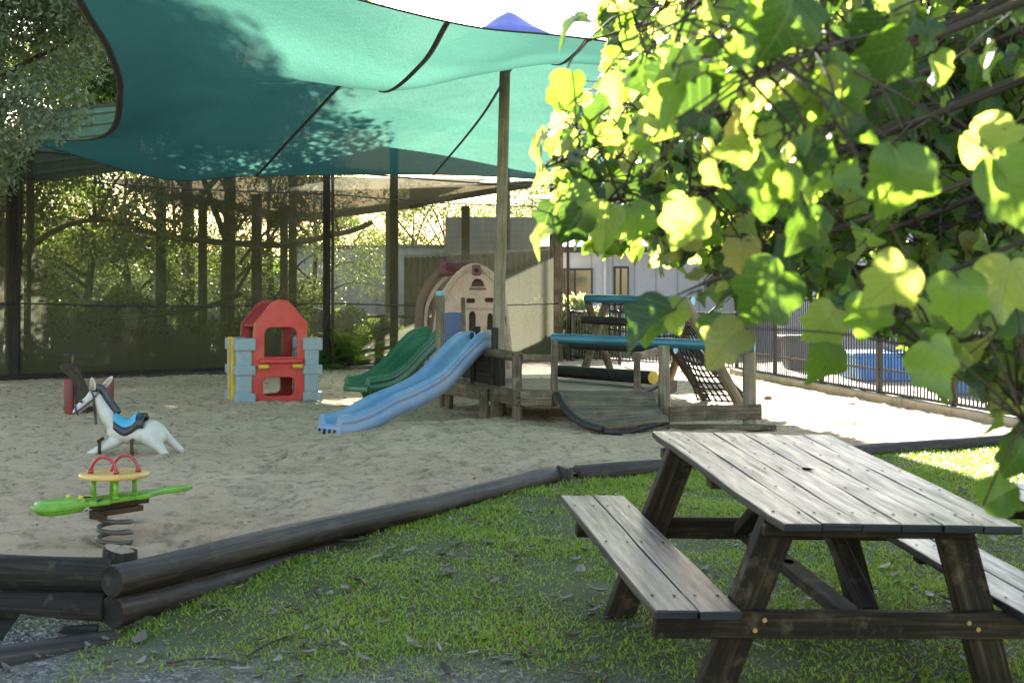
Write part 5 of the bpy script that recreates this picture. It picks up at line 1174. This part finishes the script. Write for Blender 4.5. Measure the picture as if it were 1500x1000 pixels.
T0 = V((3.3, 2.6, -.45)); tk = limb([T0+V((0, 0, -.2)), T0+V((.03, 0, 1.1)), T0+V((-.08, .05, 2.3)), T0+V((-.2, .05, 3.6)), T0+V((-.35, .1, 5.0))], .13, .05)
def env_ok(px, py):
    """rough outline of the hanging crown as seen from the photograph's side"""
    if px < 745: return False
    lo = np.interp(px, [745, 780, 830, 900, 960, 1010, 1060, 1110, 1200, 1290, 1360, 1430, 1500, 1700], [270, 350, 365, 380, 415, 440, 460, 440, 450, 510, 580, 600, 640, 900])
    hi = np.interp(px, [745, 770, 820, 850, 900, 960, 1700], [230, 175, 110, 0, -100, -200, -300])
    return hi < py < lo
# main limbs, as (px,py,D) of their ends
specs = [((930, 520), (1240, 330), 2.3, 2.6), ((780, 345), (1150, 250), 2.5, 2.7), ((790, 250), (1100, 150), 2.6, 2.9), ((860, 60), (1150, 20), 2.9, 3.0), ((1050, 440), (1330, 420), 1.9, 2.3), ((1190, 540), (1400, 440), 2.4, 2.6),
         ((1290, 560), (1450, 500), 2.0, 2.2), ((1480, 660), (1560, 560), 1.9, 2.1), ((1000, 30), (1300, -60), 2.1, 2.4), ((1100, 120), (1350, 60), 1.7, 2.0), ((1180, 250), (1420, 180), 3.2, 3.2), ((1000, 180), (1300, 200), 3.6, 3.4), ((1350, 360), (1520, 300), 2.9, 2.9), ((900, 330), (1200, 300), 3.8, 3.4), ((1400, 560), (1560, 480), 3.3, 3.0), ((1050, 330), (1380, 330), 4.2, 3.6), ((1220, 60), (1450, 0), 4.0, 3.4), ((870, 200), (1150, 190), 3.3, 3.2), ((820, 320), (1050, 280), 3.1, 3.1), ((1120, 480), (1350, 440), 3.3, 3.0), ((960, 430), (1180, 380), 3.0, 3.0)]
paths = []
far = []
for i in range(36):
    px_ = random.uniform(900, 1560); py_ = random.uniform(-40, min(430, 120+(px_-850)*.75)); D_ = random.uniform(4.2, 8.0)
    far.append(((px_, py_), (px_+random.uniform(90, 230), py_-random.uniform(-30, 90)), D_, D_-.5))
for k_, (e, m, De, Dm) in enumerate(specs+far):
    sc_ = 1.0 if k_ >= len(specs) else 1.25; pe, pm = P(e[0], e[1], De*sc_), P(m[0], m[1], Dm*sc_); s = min(tk, key=lambda q: (q-(pm+V((.9, 0, .5)))).length)
    midp = (s+pm)/2+V((0, 0, .12)); pp = spline([s, midp, pm, (pm+pe)/2+V((0, 0, .03)), pe], 6)
    while len(pp) > 8 and not (env_ok(CX+F*pp[-1].x/pp[-1].y-12, HY+(EYE-pp[-1].z)/pp[-1].y*F+45) or CX+F*pp[-1].x/pp[-1].y > 1500): pp.pop()
    limb_mb.tube(pp, [.013-.0095*i/(len(pp)-1) for i in range(len(pp))], 9, wob=.1); paths.append((pp, k_ >= len(specs)))
def proj(p): return CX+F*p.x/p.y, HY+(EYE-p.z)/p.y*F
nleaf = 0
def room(c, dv, L):
    tip = c+dv*L; x2, y2 = proj(tip); x1, y1 = proj(c); r = L*.5*F/max(c.y, .3)
    return env_ok(x1, y1) and env_ok(x2, y2) and env_ok(x1-r*.6, (y1+y2)/2)
for pp, isfar in paths:
    for i, p in enumerate(pp):
        if p.y < 1.5: continue
        px, py = proj(p)
        if px < 740 or px > 1700: continue
        tip = i/len(pp)
        if tip < .35: continue
        if not isfar and random.random() < .1: continue
        for k in range(3):
            a = V((random.uniform(-.9, .5), random.uniform(-.7, .7), random.uniform(-.7, .6))); L = random.uniform(.08, .30)*(1.7 if isfar else 1); q = p+a.normalized()*L
            x, y = proj(q)
            if not env_ok(x, y): continue
            twig_mb.tube([p, (p+q)/2+V((0, 0, .02)), q], [.0035, .0028, .0018], 5)
            for j in range(random.choice((2, 3, 4)) if isfar else random.choice((1, 2, 2, 3))):
                b = p.lerp(q, random.uniform(.35, 1)); st = V((random.uniform(-1, .6), random.uniform(-1, 1), random.uniform(-1.0, .25))).normalized(); sl_ = random.uniform(.03, .07); c = b+st*sl_
                dv = (st+V((random.uniform(-.6, .3), random.uniform(-.5, .5), random.uniform(-1.1, -.3)))).normalized(); LL = random.uniform(.035, .085) if p.y < 4 else random.uniform(.06, .11)
                if c.y < 1.7 or not room(c, dv, LL): continue
                twig_mb.tube([b, c], .0014, 4)
                add_leaf(c, dv, (random.uniform(-1, 1), random.uniform(-1, .6), random.uniform(-.2, 1)), LL); nleaf += 1
# upper canopy of the same tree, above the picture, that shades the lower leaves
for i in range(6):
    e = V((random.uniform(.3, 4.6), random.uniform(3.0, 7.5), 0)); e.z = 1.3+(.235+random.uniform(.03, .30))*e.y
    st_ = min(tk, key=lambda q: (q-e-V((.5, -1, .6))).length); pp = limb([st_, (st_+e)/2+V((0, 0, .5)), e], .016, .004)
    for j in range(34):
        c = e+V((random.gauss(0, .35), random.gauss(0, .35), random.gauss(0, .2)))
        if CX+0 > -1 and HY+(EYE-c.z)/c.y*F > -25: continue
        twig_mb.tube([pp[-1].lerp(c, .4), c], .0015, 4); add_leaf(c, (random.uniform(-1, 1), random.uniform(-1, 1), -1), (random.uniform(-1, 1), random.uniform(-1, .6), random.uniform(-.2, 1)), random.uniform(.09, .15))
# sprigs that stand out against the playground: (px, py of stalk, D, hang direction, normal, length)
key = [(852, 305, 2.2, (-.35, .1, -.6), (.3, -1, .3), .12), (895, 300, 2.2, (-.2, .1, -.9), (-.4, -1, .2), .13), (925, 300, 2.25, (.25, .1, -.8), (.2, -1, .1), .13), (870, 290, 2.3, (-1, 0, -.35), (.0, -.6, 1), .13), (800, 330, 2.25, (-.5, 0, -.6), (-.7, -.6, .6), .09),
       (795, 190, 2.4, (-.35, 0, -.8), (-1, -.5, .5), .13), (838, 105, 2.5, (-.1, .1, -.8), (-.3, -1, .2), .12), (905, 150, 2.4, (-.7, 0, -.5), (.4, -.4, 1), .15), (860, 20, 2.6, (-.8, 0, -.35), (.3, -.5, 1), .13),
       (985, 455, 2.0, (-.7, 0, -.5), (-.6, -.5, 1), .15), (945, 455, 2.1, (.1, 0, -1), (.2, -1, .1), .10), (975, 440, 2.1, (.3, 0, -.8), (-.3, -1, .3), .10), (1090, 480, 1.9, (-.6, 0, -.5), (.5, -.5, 1), .13), (1040, 460, 2.2, (.1, 0, -1), (.3, -1, 0), .10),
       (1085, 350, 2.2, (.1, 0, -1), (-.1, -1, .2), .11), (1150, 395, 1.9, (-.55, .1, -.7), (.1, -1, .4), .17), (1225, 450, 2.0, (-.5, .1, -.8), (.2, -1, .1), .12), (1215, 500, 2.2, (-.1, 0, -1), (.5, -1, .3), .13),
       (1165, -10, 1.6, (-.25, .0, -.7), (.1, -1, -.35), .14), (1330, 60, 1.7, (-.8, .1, -.35), (.1, -.8, -.6), .13), (1315, 215, 1.6, (.02, .1, -1), (.2, -1, -.25), .15), (1420, 190, 1.7, (.7, .1, -.5), (.1, -1, -.3), .14),
       (1400, 400, 1.7, (.1, .0, -1), (-.3, -1, -.1), .13), (1360, 500, 1.7, (.35, .1, -1), (.25, -1, -.1), .13), (1330, 380, 1.7, (-.5, .0, -.8), (.2, -1, .0), .13), (1270, 430, 1.8, (0, 0, -1), (0, -1, .1), .11), (1460, 230, 1.6, (.4, 0, -.8), (-.1, -1, .0), .17), (1250, 90, 1.7, (-.4, 0, -.9), (.2, -1, .1), .14), (1030, 90, 1.7, (-.6, .1, -.6), (-.1, -1, -.2), .16),
       (1500, 640, 1.9, (-.3, 0, -.75), (.2, -1, .2), .12), (1455, 600, 1.9, (0, 0, -1), (1, -.5, .1), .07), (1440, 740, 1.9, (1, .2, .5), (-.1, -1, .3), .11), (1010, 290, 1.9, (-.3, 0, -1), (.1, -1, .1), .13), (1120, 240, 1.9, (.0, 0, -1), (-.2, -1, .2), .14), (1180, 300, 1.9, (-.3, 0, -1), (.4, -1, .0), .13), (1480, 380, 1.8, (-.2, 0, -1), (.1, -1, .1), .15)]
for (px, py, D, dv, nr, L) in key:
    b = P(px, py, D*1.3); near = min((q for pp, _ in paths for q in pp[len(pp)//3:]), key=lambda q: (q-b).length)
    if (near-b).length > .45: near = b+V((.06, .02, .04))
    twig_mb.tube(spline([near, (near+b)/2+V((0, 0, .01)), b], 4), [.003]*4+[.0018]*5, 5); add_leaf(b, dv, nr, L*.75)
limb_mb.build('limbs', 'bark', ft); twig_mb.build('twigs', 'bark', ft)
npmesh('leaves', np.concatenate(LV), np.concatenate(LF), 'big_leaf', ft, rnd=np.concatenate(LR), smooth=True, uv=np.concatenate(LU))
print('foreground leaves', nleaf)
# ------------------------------------------------------------ grass
def grass():
    n = 520000; x = rng.uniform(-2.6, 7.2, n); y = rng.uniform(4.6, 14, n)
    px = CX+F*x/y; keep = (px > -60) & (px < 1580) & (y < log_y(x)-.06) & ((x > -2.0) | (y < 6.6))
    x, y = x[keep], y[keep]; g = gravel_at(x, y); pt = fbm(x, y, 1.4); pt2 = fbm(x+5, y, 4.0)
    dens = np.clip(.56+.46*pt+.5*pt2, .04, 1)*(1-.985*g)
    dist = np.hypot(x-1.2, y-6.3); dens *= np.where(dist < 1.1, .75, 1)
    k = rng.uniform(0, 1, len(x)) < dens; x, y, g, pt, pt2 = x[k], y[k], g[k], pt[k], pt2[k]; n = len(x); z = lawn_z(x, y)-.004+.012*np.sin(x*5.1+y*2.3)*np.sin(y*4.3-x*1.7)
    near_log = np.clip(1-(log_y(x)-y)/.35, 0, 1)
    h = rng.uniform(.010, .034, n)*(1+.3*pt)*(1+.6*near_log*rng.uniform(0, 1, n)); w = rng.uniform(.0022, .0045, n)*(.7+y/14)
    a = rng.uniform(0, 2*np.pi, n); ln = rng.uniform(.3, 1.5, n)*h; dx, dy = np.cos(a), np.sin(a); b2 = a+rng.uniform(-.6, .6, n); ex, ey = np.cos(b2)*ln, np.sin(b2)*ln
    P0 = np.stack([x-dy*w, y+dx*w, z], 1); P1 = np.stack([x+dy*w, y-dx*w, z], 1); P2 = np.stack([x+ex*.45+dy*w*.8, y+ey*.45-dx*w*.8, z+h*.62], 1); P3 = np.stack([x+ex*.45-dy*w*.8, y+ey*.45+dx*w*.8, z+h*.62], 1); P4 = np.stack([x+ex*1.15, y+ey*1.15, z+h*rng.uniform(.75, 1, n)], 1)
    v = np.stack([P0, P1, P2, P3, P4], 1).reshape(-1, 3); I = np.arange(n)[:, None]*5; f = np.concatenate([I+np.array([0, 1, 2]), I+np.array([0, 2, 3]), I+np.array([3, 2, 4])], 1).reshape(-1, 3)
    rn = np.repeat(np.clip(rng.normal(.42, .25, n)-.12*pt, 0, 1), 3)
    tag(npmesh('grass', v, f, 'grass_blade', rnd=rn), kind='stuff'); print('blades', n)
grass()
# ------------------------------------------------------------ fallen leaves and chips
def curled(c, L, W, ang, curl, tilt):
    vs = []; nU = 6
    for i in range(nU+1):
        t = i/nU; w = W*math.sin(math.pi*min(.97, t*.9+.07))**.8
        for s in (-1, 0, 1): vs.append(V((s*w/2, (t-.5)*L, curl*L*((t-.5)**2*1.6)+abs(s)*w*.35*curl*2+.004+tilt*(t-.5)*L)))
    M = Matrix.Rotation(ang, 3, 'Z'); vs = [M @ v+V(c) for v in vs]; fs = []
    for i in range(nU):
        for s in (0, 1): a = i*3+s; fs.append((a, a+1, a+4, a+3))
    return np.array([tuple(v) for v in vs]), np.array(fs)
random.seed(99); spots = [(515, 797, .20, 'large dark curled'), (1130, 0, 0, '')]
hand = [(520, 793, .22, .09, 'large dark fallen leaf by the long edging log'), (828, 874, .11, .035, 'pale narrow fallen leaf left of the bench end'), (838, 930, .09, .04, 'curled brown fallen leaf left of the near bench corner'), (850, 985, .13, .05, 'dark curled fallen leaf at the bottom edge below the bench'), (690, 760, .10, .03, 'grey fallen leaf in the middle of the lawn'), (700, 875, .10, .03, 'grey-brown fallen leaf left of the bench on the lawn'),
        (230, 955, .11, .03, 'pale tan fallen leaf on the gravel at bottom left'), (205, 935, .16, .06, 'dark brown fallen leaf near the log corner'), (250, 885, .13, .05, 'brown leaf in the grass right of the log corner'), (310, 885, .14, .05, 'grey leaf in the grass, left part of the lawn'), (450, 955, .10, .04, 'tan cupped fallen leaf at the bottom, left part of the lawn'), (935, 915, .10, .04, 'pale grey leaf in the grass under the bench seat')]
for (px, py, L, W, lb) in hand:
    z = -.1
    for _ in range(12): p = G(px, py, z); z = float(lawn_z(p.x, p.y))+.02
    v, f = curled((0, 0, 0), L, W, random.uniform(0, 3.1), random.uniform(.2, .6), random.uniform(-.15, .15)); o = npmesh('fallen_leaf', v, f, 'dead_leaf', rnd=np.full(len(f), random.random()), smooth=True); o.location = (p.x, p.y, z-.01); tag(o, lb, 'fallen leaf', 'fallen leaves on the lawn')
VS, FS, RN, c_ = [], [], [], 0
for i in range(1500):
    while True:
        x, y = random.uniform(-2.6, 4.2), random.triangular(4.8, 11, 5.6)
        if y < float(log_y(x))-.1 and 0 < CX+F*x/y < 1520: break
    if float(fbm(np.array([x]), np.array([y]), 1.1)[0])+random.uniform(-.4, .4) < -.1 and i % 2: continue
    L = random.uniform(.015, .075) if i % 6 else random.uniform(.06, .11); v, f = curled((x, y, float(lawn_z(x, y))+random.uniform(.004, .022)), L, L*random.uniform(.15, .5), random.uniform(0, 6.28), random.uniform(.05, .6), random.uniform(-.3, .3)); VS.append(v); FS.append(f+c_); c_ += len(v); RN.append(np.full(len(f), random.random()))
tag(npmesh('leaf_litter', np.concatenate(VS), np.concatenate(FS), 'dead_leaf', rnd=np.concatenate(RN), smooth=True), kind='stuff')
# bits of bark, leaf and chips on the sand
n = 16000; y = 6.9+rng.uniform(0, 1, n)**1.2*19; x = rng.uniform(-9, 6, n); k = (y > log_y(x)+.12) & (np.abs(x) < y*.42)
dens = np.where(x < -2.5, 1, .45)*np.clip(.6+.6*fbm(x, y, .9), .1, 1); k &= rng.uniform(0, 1, n) < dens; x, y = x[k], y[k]; n = len(x)
v, f = leaf_quads(np.stack([x, y, np.zeros(n)], 1), rng.uniform(.015, .07, n)*(.6+y/20), 0, .35)
v = v.reshape(n, 4, 3); v[:, :, 2] = v[:, :, 2]*.25+.03; tag(npmesh('sand_litter', v.reshape(-1, 3), f, 'chip', rnd=rng.uniform(0, 1, n)), kind='stuff')
# twigs
for pts, lb in (([(740, 906), (790, 900), (850, 908), (880, 918)], ''),):
    pass
tw = MB()
def GL(px, py):
    z = -.1
    for _ in range(12): p = G(px, py, z); z = float(lawn_z(p.x, p.y))
    return V((p.x, p.y, z+.012))
for k, (pts, lb) in enumerate((([(243, 975), (290, 968), (330, 970), (360, 976)], 'thin dark curved twig on the gravel at the bottom left'), ([(362, 965), (385, 950), (422, 934)], 'short bent twig on the bare ground at the lower left'))):
    t_ = MB(); t_.tube(spline([GL(*q) for q in pts], 5), .005, 6, wob=.3); tag(t_.build('fallen_twig', 'bark'), lb, 'twig', 'twigs on the bare ground')
# ------------------------------------------------------------ world, sun, camera
EL, AZ = math.radians(21.5), math.radians(-3)
sd = V((math.sin(AZ)*math.cos(EL), math.cos(AZ)*math.cos(EL), math.sin(EL)))
w = bpy.data.worlds.new('World'); S.world = w; w.use_nodes = True; nt = w.node_tree; bg = nt.nodes['Background']
sky = nt.nodes.new('ShaderNodeTexSky'); sky.sky_type = 'NISHITA'; sky.sun_disc = False; sky.sun_elevation = EL; sky.sun_rotation = AZ; sky.air_density = 1.2; sky.dust_density = .7; sky.ozone_density = 1.0
tint = mixc(nt, 1, sky.outputs[0], (1.0, .93, .84), 'MULTIPLY'); nt.links.new(tint, bg.inputs[0]); bg.inputs[1].default_value = .052
ld = bpy.data.lights.new('sun', 'SUN'); ld.energy = 5.0; ld.angle = math.radians(.53); ld.color = (1, .93, .82); lo = bpy.data.objects.new('sun', ld); COL.objects.link(lo)
lo.rotation_euler = sd.to_track_quat('Z', 'Y').to_euler(); lo.location = sd*60
cd = bpy.data.cameras.new('camera'); cam = bpy.data.objects.new('camera', cd); COL.objects.link(cam); cam.location = (0, 0, EYE); cam.rotation_euler = (math.radians(90), 0, 0)
cd.sensor_width = 36; cd.lens = F/1500*36; cd.shift_y = -(500-HY)/1500; cd.clip_start = .05; cd.clip_end = 2000
cd.dof.use_dof = True; cd.dof.focus_distance = 12.5; cd.dof.aperture_fstop = 6.3; S.camera = cam
S.view_settings.view_transform = 'Standard'; S.view_settings.look = 'None'; S.view_settings.gamma = 1; S.view_settings.exposure = 3.68
S.cycles.max_bounces = 8; S.cycles.transparent_max_bounces = 24; S.cycles.diffuse_bounces = 4; S.cycles.transmission_bounces = 6
for o in list(S.objects):
    if '_base' in o: del o['_base']
